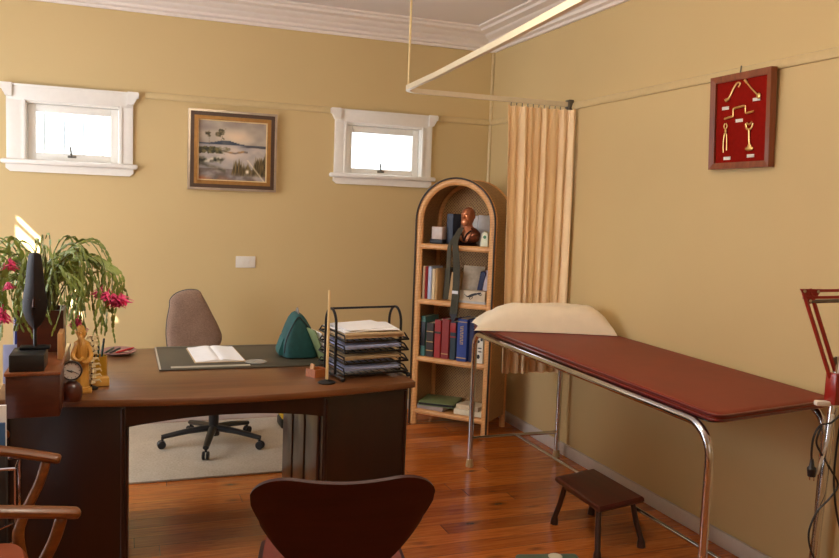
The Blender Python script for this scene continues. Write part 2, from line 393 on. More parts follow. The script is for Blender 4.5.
# landscape painting
pt = thing('landscape_painting', 'framed oil painting of a grey lake with reeds between the two small windows', 'painting', (-1.87, 0, 1.545), 0)
X0, X1, Z0, Z1 = -2.165, -1.592, 1.548, 2.066
def frame_ring(a, bq, y0, y1, bev=.004):
    b = MB(); (x0, x1, z0, z1), w = a, bq
    for q in ([(x0, z0), (x1, z0), (x1-w, z0+w), (x0+w, z0+w)], [(x1, z0), (x1, z1), (x1-w, z1-w), (x1-w, z0+w)], [(x1, z1), (x0, z1), (x0+w, z1-w), (x1-w, z1-w)], [(x0, z1), (x0, z0), (x0+w, z0+w), (x0+w, z1-w)]):
        b.rings([[(x, y0, z) for x, z in q], [(x, y1, z) for x, z in q]])
    return b
frame_ring((X0, X1, Z0, Z1), .014, -.04, -.001).build('outer_frame', plain('pale_silver_edge', (176, 160, 142), .3, .6, var=.1, scale=20), pt)
frame_ring((X0+.014, X1-.014, Z0+.014, Z1-.014), .024, -.034, -.001).build('frame_groove', plain('dark_walnut', (74, 48, 30), .4), pt)
frame_ring((X0+.038, X1-.038, Z0+.038, Z1-.038), .024, -.03, -.001).build('gilt_slip', M_gilt, pt)
frame_ring((X0+.062, X1-.062, Z0+.062, Z1-.062), .007, -.02, -.001).build('inner_slip', plain('cream_slip', (226, 200, 150), .5), pt)
px0, px1, pz0, pz1 = X0+.066, X1-.066, Z0+.066, Z1-.066
def paint(u, v):   # u right, v up, 0..1
    nz = lambda s, o=0: noise.fractal(Vector((u*s+o, v*s*1.2, o)), 1.0, 2.0, 3)
    def lerp(a, b, t): t = max(0, min(1, t)); return tuple(x+(y-x)*t for x, y in zip(a, b))
    c = lerp((132, 124, 124), (180, 172, 162), .5+.6*nz(3)+.3*math.exp(-((u-.55)**2/.04+(v-.78)**2/.02))*2)
    c = lerp(c, (206, 188, 168), .8*math.exp(-((u-.55)**2/.05+(v-.74)**2/.012)))
    hz = .62+.06*math.exp(-((u-.4)/.18)**2)-.01*u
    if v < hz and v > .585: c = lerp((66, 78, 98), (92, 98, 108), .5+nz(9, 3))
    if v <= .60:
        c = lerp((176, 168, 164), (134, 134, 142), .5+.7*nz(4, 5)); c = lerp(c, (206, 194, 184), .7*math.exp(-((u-.5)**2/.05+(v-.42)**2/.02)))
        if v < .2: c = lerp(c, (112, 104, 104), .6+nz(6, 8))
    def over(c, a, k): return lerp(c, a, max(0, min(1, k)))
    c = over(c, (58, 62, 72), (.02-abs(v-.587-.006*nz(9, 7)))*60*max(0, min(1, (u-.6)*8)))
    c = over(c, lerp((150, 116, 78), (98, 92, 92), .5+nz(12)), (.022-abs(v-.485-.03*nz(5, 2)))*45*(1 if .3 < u < .72 else 0))
    c = over(c, lerp((58, 60, 44), (116, 110, 84), .5+1.1*nz(20, 6)), (.40+.12*nz(8, 1)-u)*12 if abs(v-.505) < .06+.05*nz(12, 4) else 0)
    for cx, cy, r in ((.14, .78, .05), (.32, .79, .055)):
        d = math.hypot(u-cx, (v-cy)*.9); c = over(c, lerp((64, 64, 50), (120, 112, 94), .5+1.3*nz(20)), (r*(1+1.3*nz(12, cx))-d)*45)
        c = over(c, (92, 86, 76), (.004-abs(u-cx-.015-.02*nz(6)))*160 if .56 < v < cy else 0)
    c = over(c, lerp((54, 56, 46), (206, 200, 186), .5+1.6*nz(9, 9)), (.07+.05*nz(8, 5)-abs(v-.33))*14*max(0, min(1, (.36+.1*nz(5)-u)*10)))
    c = over(c, lerp((60, 60, 50), (120, 112, 100), .5+nz(14, 2)), (.05-abs(v-.25+.3*(u-.1)))*14 if u < .4 else 0)
    for cx, w, h in ((.58, .10, .33), (.70, .10, .26), (.90, .12, .40), (1.0, .10, .46)):
        st = noise.noise(Vector((u*70, v*6, cx*9))); hh = h*(1-abs((u-cx)/w)**3.5)*.92+.10*st if abs(u-cx) < w else 0
        c = over(c, lerp((54, 50, 34), (130, 116, 88), .5+.9*st), min((hh+.05-v)*14, (v-.07)*14))
    c = over(c, (208, 198, 182), (.014-abs((u-.82)*.7+(v-.22)*.5))*60 if v < .36 else 0); c = over(c, (214, 206, 194), (  .035-math.hypot(u-.72, (v-.16)*.7))*40)
    c = over(c, (158, 104, 76), (.09-v)*14*max(0, .5+nz(6))*max(0, min(1, (.5-u)*5)) if v < .09 else 0)
    c = tuple(max(0, min(255, (q-138)*1.35+138+w_)) for q, w_ in zip(c, (6, 2, -6)))
    return lin(c)
NU, NV = 96, 84
me = bpy.data.meshes.new('canvas'); b2 = bmesh.new(); V = [[b2.verts.new((px0+(px1-px0)*i/NU, -.012, pz0+(pz1-pz0)*j/NV)) for i in range(NU+1)] for j in range(NV+1)]
for j in range(NV):
    for i in range(NU): b2.faces.new((V[j][i], V[j][i+1], V[j+1][i+1], V[j+1][i]))
b2.transform(WM[pt.name].inverted()); b2.to_mesh(me); b2.free()
ca = me.color_attributes.new('paint', 'FLOAT_COLOR', 'POINT')
for j in range(NV+1):
    for i in range(NU+1): ca.data[j*(NU+1)+i].color = paint(i/NU, j/NV)
me.materials.append(paint_mat()); o = bpy.data.objects.new('canvas', me); COL.objects.link(o); o.parent = pt; WM[o.name] = WM[pt.name]
MB().b2((X0+.05, -.010, Z0+.05), (X1-.05, -.002, Z1-.05)).build('backing_board', M_dframe, pt)

# rug
one(MB().b2((-3.15, -1.19, .0005), (-1.25, -.06, .012), .004), 'floor_rug', M_rug, 'flat beige rug on the timber floor under the office chair', 'rug')

# ---------------------------------------------------------------- desk
DX = -2.185
def bow(x, off=0): return -2.437+.188*(x-DX)**2+off
desk = thing('desk', 'large dark mahogany desk with a bowed front and arched kneehole', 'desk', (DX, -1.85, 0))
def plan(x0, x1, off, yb, n=20): return [(x0+(x1-x0)*i/n, bow(x0+(x1-x0)*i/n, off)) for i in range(n+1)]+[(x1, yb), (x0, yb)]
MB().prism(plan(-2.99, -1.385, 0, -1.355, 40), .027, tr(0, 0, .713), .005).build('desktop', M_desk, desk)
for nm, x0, x1 in (('r', -1.80, -1.412), ('l', -2.96, -2.545)):
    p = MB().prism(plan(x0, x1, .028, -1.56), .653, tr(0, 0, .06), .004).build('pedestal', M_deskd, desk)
    MB().prism(plan(x0+.015, x1-.015, .05, -1.58), .06, tr(0, 0, 0)).build('plinth', M_deskd, p)
    # raised mouldings on the front corners
    for xx in (x0+.012, x1-.012):
        MB().tube([(xx, bow(xx, .026), .08), (xx, bow(xx, .026), .70)], .007, 8).build('moulding', M_deskd, p)
    s = -1 if nm == 'r' else 1; xf = x0 if nm == 'r' else x1
    for k in range(3):
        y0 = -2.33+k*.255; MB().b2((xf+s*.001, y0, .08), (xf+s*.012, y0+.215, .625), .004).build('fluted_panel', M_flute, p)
def ap(x, t):
    zb = .628+.036*max(0, 1-((x+2.17)/.375)**2); return zb+(.713-zb)*t
b = MB(); N = 30; R = []
for i in range(N+1):
    x = -2.546+(.747)*i/N; y = bow(x, .03); R.append([(x, y, ap(x, 0)), (x, y+.025, ap(x, 0)), (x, y+.025, .713), (x, y, .713)])
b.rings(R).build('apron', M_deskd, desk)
MB().b2((-2.55, -1.60, .58), (-1.795, -1.58, .713), .003).build('rear_rail', M_deskd, desk)

# desk blotter, notebook, discs
bl = thing('desk_blotter', 'dark grey-green desk blotter pad with pale edge strip lying on the desk', 'desk pad', (-2.06, -1.64, .74))
MB().b2((-2.41, -1.925, .7402), (-1.69, -1.37, .746), .003).build('pad', M_pad, bl)
MB().b2((-2.41, -1.925, .746), (-2.402, -1.37, .748)).build('edge_strip', M_clear, bl)
MB().b2((-2.36, -1.90, .7462), (-2.02, -1.868, .7482)).build('clear_strip', M_clear, bl)
MB().b2((-2.40, -1.395, .746), (-1.70, -1.372, .749), .001).build('edge_strip', plain('grey_strip', (92, 88, 74), .4), bl)
nb = thing('open_notebook', 'open notebook with blank white pages lying on the dark blotter', 'notebook', (-2.145, -1.61, .746), .03)
def page(s):
    def f(u, v): return (s*u*.108, -.175+.35*v, .003+.007*math.exp(-((u-.2)/.35)**2)*(1 if u > .02 else .5))
    b = MB(); R = []
    for i in range(13):
        u = i/12; x, _, z = f(u, 0); R.append([(x, -.185, .0015), (x, .185, .0015), (x, .185, z+.003), (x, -.185, z+.003)])
    return b.rings(R)
MB().b2((-.114, -.19, .0005), (.114, .19, .0025)).build('cover', M_card, nb, True)
for s in (-1, 1): page(s).build('pages', M_paper, nb, True)
one(MB().lathe([(0, 0), (.046, 0), (.05, .003), (.046, .006), (.036, .006), (.034, .004), (0, .004)], 28, tr(-1.985, -1.82, .746)), 'paperweight', plain('grey_glass', (150, 148, 142), .25), 'small round grey disc on the front edge of the blotter beside the notebook', 'paperweight')

# teal bag
bg = thing('lunch_bag', 'teal zip bag with a grey handle standing on the right end of the blotter', 'bag', (-1.755, -1.68, .746), math.radians(-3))
def bagring(z, hw, hd, n=32, e=4, cx=0, bulge=0):
    return [(cx+hw*abs(math.cos(a))**(2/e)*(1 if math.cos(a) >= 0 else -1), hd*abs(math.sin(a))**(2/e)*(1 if math.sin(a) >= 0 else -1), z) for a in (2*PI*k/n for k in range(n))]
b = MB(); b.rings([bagring(z, hw, hd, cx=cx) for z, hw, hd, cx in ((0, .075, .085, 0), (.006, .088, .098, 0), (.03, .09, .10, 0), (.07, .086, .098, -.004), (.11, .073, .094, -.008), (.15, .054, .09, -.012), (.18, .038, .084, -.014), (.20, .022, .078, -.014), (.207, .008, .07, -.014))]); b.build('bag_body', M_teal, bg, True)
b = MB(); b.rings([[(x, y, z) for x, y, z in r] for r in ([(-.098+.35*z-.02*q, -.06, z), (-.098+.35*z-.02*q, .06, z), (-.07+.35*z, .06, z), (-.07+.35*z, -.06, z)] for z, q in ((.012, .5), (.03, 1), (.09, 1), (.135, .2)))]); b.build('front_pocket', M_tealb, bg, True)
b = MB(); b.tube([(-.014, .036*math.cos(a), .20+.024*math.sin(a)) for a in (PI*k/12 for k in range(13))], .010, 8, flat=(1, .35)); b.build('handle', M_gmetal, bg, True)
b = MB(); b.tube(spline([(-.086, -.099, .03), (-.078, -.099, .09), (-.05, -.092, .155), (-.022, -.082, .195), (0, -.086, .18), (.045, -.095, .12), (.072, -.1, .05), (.08, -.1, .02)], 5), .0028, 6); b.build('zip', M_blackm, bg, True)

# paper folders leaning by the bag
for k, (mt, lab) in enumerate(((M_green, 'olive-green card folder leaning between the teal bag and the wire tray'), (M_paper, 'white papers leaning against the olive folder beside the teal bag'), (M_card, 'tan card folder leaning by the wire tray, nearest to the tray'))):
    M = tr(-1.662+.017*k, -1.90, .7405) @ rot(0, math.radians(-22), math.radians(8))
    one(MB().b2((0, .03-.015*k, 0), (.006, .16-.01*k, .165-.008*k), .001, M), 'card_folder' if k != 1 else 'paper_sheaf', mt, lab, 'folder' if k != 1 else 'papers')

# wire tray
TR = (-1.563, -2.11, .74); ta = math.radians(9.4)
tw = thing('wire_letter_tray', 'four-tier black wire letter tray with arched ends on the right corner of the desk', 'letter tray', TR, ta)
hx, hy = .156, .056; ty = .125
b = None
for s in (-1, 1):
    b = MB(); pts = [(s*hx, -hy, .012), (s*hx, -hy, .225)]+[(s*hx, -hy*math.cos(a), .225+.068*math.sin(a)) for a in (PI*k/14 for k in range(1, 14))]+[(s*hx, hy, .225), (s*hx, hy, .012)]
    b.tube(pts, .006, 8); b.build('end_arch', M_blackm, tw, True)
    b = MB(); b.tube([(s*hx, -ty-.01, .012), (s*hx, ty+.005, .012)], .006, 8); b.build('foot_rail', M_blackm, tw, True)
    for y in (-ty-.012, ty+.007): MB().ball((s*hx, y, .0105), .0105, None, 12, 8).build('rubber_foot', M_black, tw, True)
MB().tube([(-hx, 0, .293), (hx, 0, .293)], .005, 8).build('top_bar', M_blackm, tw, True)
TZ = [.028, .075, .122, .168]
for z in TZ:
    o = MB().tube([(-hx+.006, -ty-.015, z), (hx-.006, -ty-.015, z), (hx-.006, ty+.015, z+.012), (-hx+.006, ty+.015, z+.012)], .0045, 8, True).build('tray', M_blackm, tw, True)
    for q in (-1, 1): MB().tube([(q*(hx-.006), -ty-.015, z), (q*(hx-.012), -ty+.01, z+.022), (q*(hx-.012), ty, z+.032), (q*(hx-.006), ty+.015, z+.012)], .0035, 6).build('side_wire', M_blackm, o, True)
    b = MB()
    for k in range(9):
        x = -hx+.03+k*.0315; b.tube([(x, -ty-.015, z-.001), (x, ty+.015, z+.010)], .0022, 6)
    b.build('tray_grid', M_blackm, o, True)
def local_sheets(z, spec, name, mat, lab, group=None):
    b = MB()
    for dx, dy, a, h, w, d in spec:
        M = tr(TR) @ rot(0, 0, ta) @ tr(dx, dy, z) @ rot(math.radians(2.8), 0, a); b.b2((-w/2, -d/2, 0), (w/2, d/2, h), 0, M); z += h+.0006
    return one(b, name, mat, lab, 'papers', group)
for z, mt, lab in ((TZ[0], M_papb, 'bluish papers lying in the lowest tier of the wire letter tray'), (TZ[1], M_card, 'tan papers lying in the second tier from the bottom of the wire letter tray'), (TZ[2], M_papb, 'bluish papers lying in the third tier of the wire letter tray')):
    local_sheets(z+.0115, [(0, 0, .02, .006, .27, .20), (-.006, -.008, -.03, .004, .267, .198), (.006, .004, .03, .003, .267, .198)], 'paper_sheaf', mt, lab)
local_sheets(TZ[3]+.0115, [(0, -.004, 0, .012, .28, .21), (.004, -.012, -.02, .008, .275, .205)], 'paper_sheaf', M_card, 'thick tan folder wad in the top tier under the loose white sheets')
local_sheets(TZ[3]+.0345, [(-.02, .01, .12, .004, .25, .18), (.012, .0, -.12, .003, .25, .18), (-.008, .012, .2, .003, .24, .17)], 'paper_sheaf', M_paper, 'loose white sheets topping the pile in the wire letter tray')

# thin rod on black foot, little wooden box
rd = thing('wooden_rod', 'thin pale wooden rod upright on a black foot beside the wire tray', 'rod', (-1.764, -2.275, .74))
MB().lathe([(0, 0), (.036, 0), (.038, .004), (.03, .009), (.012, .012), (.008, .016), (0, .016)], 20, tr(-1.764, -2.275, .74)).build('foot', M_black, rd)
MB().tube([(-1.764, -2.275, .752), (-1.762, -2.272, 1.125)], [.0065, .0055], 10).build('rod', plain('pale_rod', (226, 196, 140), .5), rd)
wb = thing('wooden_box', 'small open orange-brown wooden box on the desk beside the rod', 'box', (-1.775, -2.135, .74), .5)
b = MB(); b.b2((-.035, -.03, 0), (.035, .03, .006)); 
for q in (((-.035, -.03, .005), (.035, -.024, .034)), ((-.035, .024, .005), (.035, .03, .034)), ((-.035, -.024, .005), (-.029, .024, .034)), ((.029, -.024, .005), (.035, .024, .034))): b.b2(*q)
b.build('box_body', wood('orange_wood', (160, 84, 36), (196, 116, 58), 0, 20), wb, True)
MB().b2((-.028, -.004, .006), (-.022, .02, .05), .001, rot(0, .2, 0)).build('card_slip', M_lightw, wb, True)

# ---------------------------------------------------------------- left end of the desk
bx = thing('wooden_box', 'deep dark brown wooden box on the left end of the desk under the cactus planter', 'box', (-2.835, -2.33, .74))
b = MB(); b.b2((-2.915, -2.61, .7405), (-2.752, -2.06, .885), .004); b.build('box_body', M_boxw, bx)
MB().b2((-2.918, -2.615, .880), (-2.749, -2.055, .892), .003).build('lid', wood('lid_wood', (104, 56, 30), (140, 82, 46), 1, 10, .35, .2), bx)

sc = thing('carved_figure', 'tall dark carved wooden mask figure on a black plinth in front of the cactus', 'sculpture', (-2.853, -2.52, .892))
MB().b2((-2.905, -2.60, .8925), (-2.80, -2.45, .948), .003).build('plinth', M_black, sc)
b = MB(); b.b2((-2.885, -2.505, .948), (-2.79, -2.455, .958), .003); b.tube([(-2.838, -2.48, .955), (-2.838, -2.48, 1.05)], .006, 8); b.build('stand', M_blackm, sc)
R = []
for z, w, d in ((1.015, .004, .004), (1.03, .016, .013), (1.05, .026, .018), (1.08, .033, .022), (1.11, .034, .025), (1.14, .03, .025), (1.17, .026, .022), (1.20, .024, .02), (1.235, .021, .017), (1.265, .017, .014), (1.275, .012, .010), (1.277, .004, .004)):
    w *= 1.15; R.append([(-2.838+w*math.cos(a), -2.48+d*math.sin(a)-.012*max(0, -math.sin(a))**6, z) for a in (2*PI*k/20 for k in range(20))])
b = MB(); b.rings(R); b.build('body', M_ebony, sc)
b = MB()
for s in (-1, 1): b.ball((-2.838+s*.012, -2.507, 1.12), (.007, .004, .003)); b.tube([(-2.838+s*.02, -2.499, 1.132), (-2.838+s*.004, -2.508, 1.134)], .0025, 6)
b.tube([(-2.838, -2.512, 1.13), (-2.838, -2.52, 1.095)], [.003, .006], 8); b.ball((-2.838, -2.508, 1.07), (.009, .004, .004)); b.build('face', M_dkbr, sc)

fr = thing('picture_frame', 'navy-edged standing frame with a white mount half hidden behind the dark wooden box', 'picture frame', (-2.885, -2.0, .74))
M = tr(-2.885, -2.0, .7405) @ rot(-.1, 0, 0)
MB().b2((-.072, 0, 0), (.072, .012, .245), .002, M).build('frame', M_blue, fr); MB().b2((-.055, -.003, .02), (.055, .001, .225), 0, M).build('mount', M_paper, fr); MB().b2((-.078, .004, .0), (-.072, .012, .247), 0, M).build('side_edge', M_paper, fr)
MB().b2((-.01, .012, 0), (.01, .06, .1), .001, M @ tr(0, 0, 0)).build('strut', M_blue, fr)
one(MB().b2((-.045, 0, 0), (.045, .004, .150), .0005, tr(-2.945, -2.06, .7405) @ rot(-.08, 0, 0)), 'greeting_card', M_papb, 'pale bluish card standing before the navy picture frame on the desk', 'card')
one(MB().b2((-2.774, -2.40, .8925), (-2.757, -2.28, .985), .002), 'wooden_board', M_lightw, 'pale upright wooden board standing right beside the cactus planter', 'board')

# cactus in wooden planter
PC = Vector((-2.842, -2.165, .8925))
cp = thing('potted_cactus', 'trailing holiday cactus with pink flowers in a square brown wooden planter', 'plant', PC)
b = MB(); w, h, t = .078, .155, .01
for s in (-1, 1):
    b.box(PC+Vector((s*(w-t/2), 0, h/2)), (t, 2*w, h)); b.box(PC+Vector((0, s*(w-t/2), h/2)), (2*w-2*t, t, h))
b.box(PC+Vector((0, 0, t/2)), (2*w-2*t, 2*w-2*t, t)); b.build('planter', M_boxw, cp)
MB().box(PC+Vector((0, 0, h-.025)), (2*w-2*t, 2*w-2*t, .02)).build('soil', M_soil, cp)
def segment(b, p, d, side, L, W):
    n = d.cross(side).normalized(); th = .0016
    prof = [(0, .22), (.2, .62), (.45, 1), (.62, .8), (.8, .98), (.95, .5), (1, .2)]
    R = []
    for t_, q in prof:
        c = p+d*L*t_; R.append([c+side*W*q, c+n*th*1.2, c-side*W*q, c-n*th*1.2])
    b.rings(R)
PR = random.Random(21); fol = MB(); stem = MB(); tips = []
for k in range(96):
    az = 2*PI*k/96*5+PR.uniform(-.3, .3); reach = PR.uniform(.08, .265)
    if math.sin(az) < -.2: reach = min(reach, .19)
    rise = PR.uniform(.13, .285)*(1.0 if reach > .12 else .8); drop = PR.uniform(.03, .20)*(.45+reach/.3)
    if math.sin(az) < -.35: drop = min(drop, .16)
    if math.sin(az) < -.35 and PR.random() < .35: continue
    base = PC+Vector((.05*math.cos(az)*PR.random(), .05*math.sin(az)*PR.random(), h-.01)); ca, sa = math.cos(az), math.sin(az)
    P = [base, base+Vector((ca*reach*.25, sa*reach*.25, rise*.75)), base+Vector((ca*reach*.65, sa*reach*.65, rise)), base+Vector((ca*reach*.97, sa*reach*.97, rise*.72)), base+Vector((ca*reach*1.05, sa*reach*1.05, rise*.6-drop*.5)), base+Vector((ca*reach*1.03, sa*reach*1.03, rise*.5-drop))]
    pts = spline([p+Vector((PR.uniform(-.02, .02), PR.uniform(-.02, .02), PR.uniform(-.014, .014))) if i else p for i, p in enumerate(P)], 10)
    stem.tube(pts[:22:3], [.003, .003, .0028, .0026, .0024, .0022, .002, .0018][:len(pts[:22:3])], 5)
    acc = 0; L = PR.uniform(.024, .034); last = pts[6]; rollv = PR.uniform(0, PI)
    for i in range(7, len(pts)):
        if (pts[i]-last).length >= L*.93 or i == len(pts)-1:
            d = pts[i]-last; ln = d.length
            if ln < .012: continue
            d.normalize(); side = d.cross(Vector((0, 0, 1))); side = side if side.length > .05 else Vector((-sa, ca, 0)); side.normalize()
            rollv += PR.uniform(-.5, .5); side = (Matrix.Rotation(rollv, 3, d) @ side).normalized()
            W = PR.uniform(.0048, .0072); segment(fol, last, d, side, ln*1.05, W)
            if PR.random() < .16:
                dd = (d+Vector((PR.uniform(-.7, .7), PR.uniform(-.7, .7), -.4))).normalized(); s2 = dd.orthogonal().normalized(); segment(fol, pts[i], dd, s2, L*.9, W*.9)
                segment(fol, pts[i]+dd*L*.85, (dd+Vector((0, 0, -1.2))).normalized(), s2, L*.9, W*.8)
            last = pts[i]
    tips.append((pts[-1], (pts[-1]-pts[-3]).normalized()))
fol.build('foliage', M_leaf, cp); stem.build('stems', M_leaf2, cp)
def flower(p, d, sc):
    b = MB(); d = Vector(d).normalized(); x = d.orthogonal().normalized(); y = d.cross(x)
    for lay, (off, ln, op, n) in enumerate(((0, .022, .5, 6), (.012, .026, .7, 7), (.024, .024, .95, 7))):
        for k in range(n):
            a = 2*PI*(k+.5*lay)/n; o_ = x*math.cos(a)+y*math.sin(a); dd = (d*(1-op*.6)+o_*op).normalized(); tn = d.cross(o_)
            q = Vector(p)+d*off*sc+o_*.003*sc; R = []
            for t_, w_ in ((0, .002), (.4, .0055), (.75, .0045), (1, .0006)):
                c = q+dd*ln*sc*t_+o_*.006*sc*t_*t_; R.append([c+tn*w_*sc, c+dd.cross(tn)*.0008, c-tn*w_*sc, c-dd.cross(tn)*.0008])
            b.rings(R)
    b.tube([Vector(p)-d*.012, Vector(p)+d*.035*sc], [.0035*sc, .0022*sc], 6)
    b.build('flower', M_pink, cp)
for p, s in (((-2.635, -2.21, 1.13), 1.1), ((-2.612, -2.22, 1.115), 1.15), ((-2.592, -2.21, 1.105), 1.25), ((-2.572, -2.2, 1.095), 1.2), ((-2.562, -2.19, 1.10), 1.2), ((-2.584, -2.2, 1.085), .9), ((-2.935, -2.30, 1.24), 1.15), ((-2.94, -2.32, 1.16), .8), ((-2.965, -2.28, 1.065), 1.15), ((-2.955, -2.27, 1.045), 1.15), ((-2.722, -2.12, 1.0), 1.0), ((-2.712, -2.13, .985), 1.0)):
    flower(p, (PR.uniform(-.4, .4), PR.uniform(-.4, .1), -1), s)
    # the stem segments that carry the flower
    b = MB(); q = Vector(p); c0 = Vector((PC.x+(q.x-PC.x)*.55, PC.y+(q.y-PC.y)*.5, 1.24))
    pts = spline([PC+Vector((0, 0, h)), c0, Vector((q.x, q.y, max(q.z+.08, 1.17))), q], 8)
    for i in range(4, len(pts)-1, 3):
        j = min(i+3, len(pts)-1); d = pts[j]-pts[i]; s2 = d.orthogonal().normalized(); segment(b, pts[i], d.normalized(), s2, d.length*1.03, .008)
    b.build('leaf_strand', M_leaf, cp)

# desk clock, carved figure, ivory model, pen mug, wood block, dish with pens
ck = thing('desk_clock', 'small round white-faced clock on a turned brown wooden base beside the box', 'clock', (-2.728, -2.385, .74))
MB().lathe([(0, .0005), (.03, .0005), (.034, .01), (.036, .03), (.034, .048), (.026, .062), (.014, .07), (0, .072)], 24, tr(-2.728, -2.385, .74)).build('base', M_boxw, ck)
M = tr(-2.728, -2.392, .851) @ rot(PI/2, 0, math.radians(3))
MB().lathe([(0, -.014), (.030, -.014), (.035, -.008), (.036, .008), (.034, .013), (.030, .013), (.030, .008), (0, .008)], 32, M).build('case', plain('dark_pewter', (70, 66, 66), .35, .6), ck)
MB().lathe([(0, .0082), (.0297, .0082), (.0297, .0095), (0, .0095)], 32, M).build('dial', plain('dial_white', (206, 200, 194), .4, var=.02), ck)
b = MB(); b.box((.006, .004, .0105), (.020, .003, .001), M @ rot(0, 0, 2.7)); b.box((.009, 0, .0108), (.026, .002, .001), M @ rot(0, 0, -.5)); b.build('hands', M_black, ck)
b = MB()
for k in range(12): b.box((.0255, 0, .0102), (.005, .0016, .0008), M @ rot(0, 0, PI*k/6))
b.build('hour_marks', M_black, ck)

fg = thing('carved_figurine', 'ochre carved wooden figure of a robed old man standing behind the little clock', 'figurine', (-2.703, -2.26, .74))
FC = Vector((-2.700, -2.26, .7405)); R = []
for z, wx, wy, ox in ((0, .026, .024, 0), (.02, .028, .026, 0), (.022, .024, .022, 0), (.06, .023, .02, .001), (.11, .022, .02, .002), (.15, .025, .021, .001), (.175, .028, .022, 0), (.19, .025, .02, -.001), (.198, .013, .012, -.002), (.204, .010, .010, -.002), (.21, .014, .015, -.002), (.222, .0165, .018, -.003), (.236, .016, .018, -.004), (.248, .012, .013, -.004), (.254, .004, .005, -.004)):
    R.append([FC+Vector((ox+wx*math.cos(a)*(1+.06*math.sin(6*a+z*40)), wy*math.sin(a), z)) for a in (2*PI*k/28 for k in range(28))])
b = MB(); b.rings(R)
b.tube(spline([FC+Vector((-.02, -.008, .178)), FC+Vector((-.03, -.022, .14)), FC+Vector((-.01, -.032, .125)), FC+Vector((.008, -.028, .135))], 5), [.009]*8+[.007]*8, 8)
b.tube(spline([FC+Vector((.022, -.008, .178)), FC+Vector((.032, -.02, .14)), FC+Vector((.016, -.032, .118)), FC+Vector((.004, -.03, .12))], 5), [.009]*8+[.007]*8, 8)
b.build('body', M_figw, fg)
b = MB(); b.ball(FC+Vector((-.003, -.019, .226)), (.0035, .005, .005)); b.tube([FC+Vector((-.003, -.017, .216)), FC+Vector((-.002, -.022, .2)), FC+Vector((0, -.02, .175))], [.009, .008, .002], 8)
for s in (-1, 1): b.ball(FC+Vector((-.003+s*.0065, -.0165, .231)), (.0028, .002, .002)); b.ball(FC+Vector((-.003+s*.0165, 0, .226)), (.003, .005, .007))
b.build('face', wood('pale_carved_wood', (196, 138, 66), (232, 184, 104), 2, 20, .5, .1), fg)
MB().box(FC+Vector((.0, -.0, .0)) + Vector((0, 0, .006)), (.07, .06, .012), None, .003).build('base', M_figw, fg)

one(MB().box((0, 0, .0165), (.075, .05, .032), tr(-2.645, -2.155, .7405) @ rot(0, 0, .12), .003), 'wooden_block', plain('yellow_pine_block', (220, 166, 78), .5, var=.08), 'small yellowish wooden block in front of the mustard pen mug', 'block')
bm_ = thing('spine_model', 'little ivory model of stacked vertebrae between the carved old man and the pen mug', 'model', (-2.665, -2.215, .74))
BC = Vector((-2.668, -2.215, .7405))
MB().lathe([(0, 0), (.022, 0), (.024, .006), (.012, .012), (0, .013)], 18, tr(BC)).build('base', M_black, bm_)
MB().tube([BC+Vector((0, 0, .01)), BC+Vector((.004, 0, .20))], .003, 6).build('rod', M_dkbr, bm_)
for k in range(9):
    z = .03+k*.021; c = BC+Vector((.004*math.sin(k*.9)+.002, 0, z)); b = MB(); q = 1.15-.05*k
    b.lathe([(0, -.007), (.011*q, -.007), (.009*q, 0), (.011*q, .007), (0, .007)], 12, tr(c))
    for a in (.4, PI-.4, -PI/2): b.tube([c, c+Vector((math.cos(a)*.024*q, math.sin(a)*.018*q, .004)), c+Vector((math.cos(a)*.03*q, math.sin(a)*.024*q, -.006))], [.0055, .004, .0025], 6)
    b.build('vertebra', M_bone, bm_)

mg = thing('pen_mug', 'square mustard-yellow pen mug with a pale cat-shaped patch, on the desk behind the wooden block', 'mug', (-2.652, -2.03, .74)); mg['label'] = 'mustard-yellow pen mug on the desk behind the small wooden block'
MC = tr(-2.652, -2.03, .7405)
MB().lathe([(0, 0), (.034, 0), (.036, .004), (.037, .095), (.034, .095), (.033, .006), (0, .006)], 24, MC).build('cup', M_must, mg)
MB().tube([Vector((-2.688, -2.03, .7405))+Vector((-.002-.018*math.sin(a), -.0, .05+.026*math.cos(a))) for a in (PI*k/10 for k in range(11))], .004, 6).build('handle', M_must, mg)
for k, (dx, dy, lx, ly, hh, mt, cn) in enumerate(((.012, .0, .022, -.006, .165, plain('dark_green_pen', (24, 62, 44), .35), 'dark green'), (.0, -.012, .004, -.02, .14, plain('deep_green_pen', (36, 84, 66), .35), 'mid green'), (-.012, .005, -.02, .014, .145, M_gold, 'brass'), (-.006, -.008, -.017, -.016, .15, M_black, 'black'), (.008, .014, .018, .022, .135, plain('brown_pencil', (120, 72, 38), .5), 'brown'))):
    p0 = Vector((-2.652+dx*.6, -2.03+dy*.6, .748)); p1 = Vector((-2.652+lx*1.1, -2.03+ly*1.1, .74+hh))
    pn = thing('pen', cn+' pen standing in the mustard-yellow mug', 'pen', p0, 0, 'pens in the mug')
    MB().tube([p0, p0+(p1-p0)*.1, p0+(p1-p0)*.93], [.0015, .0042, .0046], 8).build('barrel', mt, pn); MB().tube([p0+(p1-p0)*.9, p1], [.005, .004], 8).build('cap', M_black, pn)

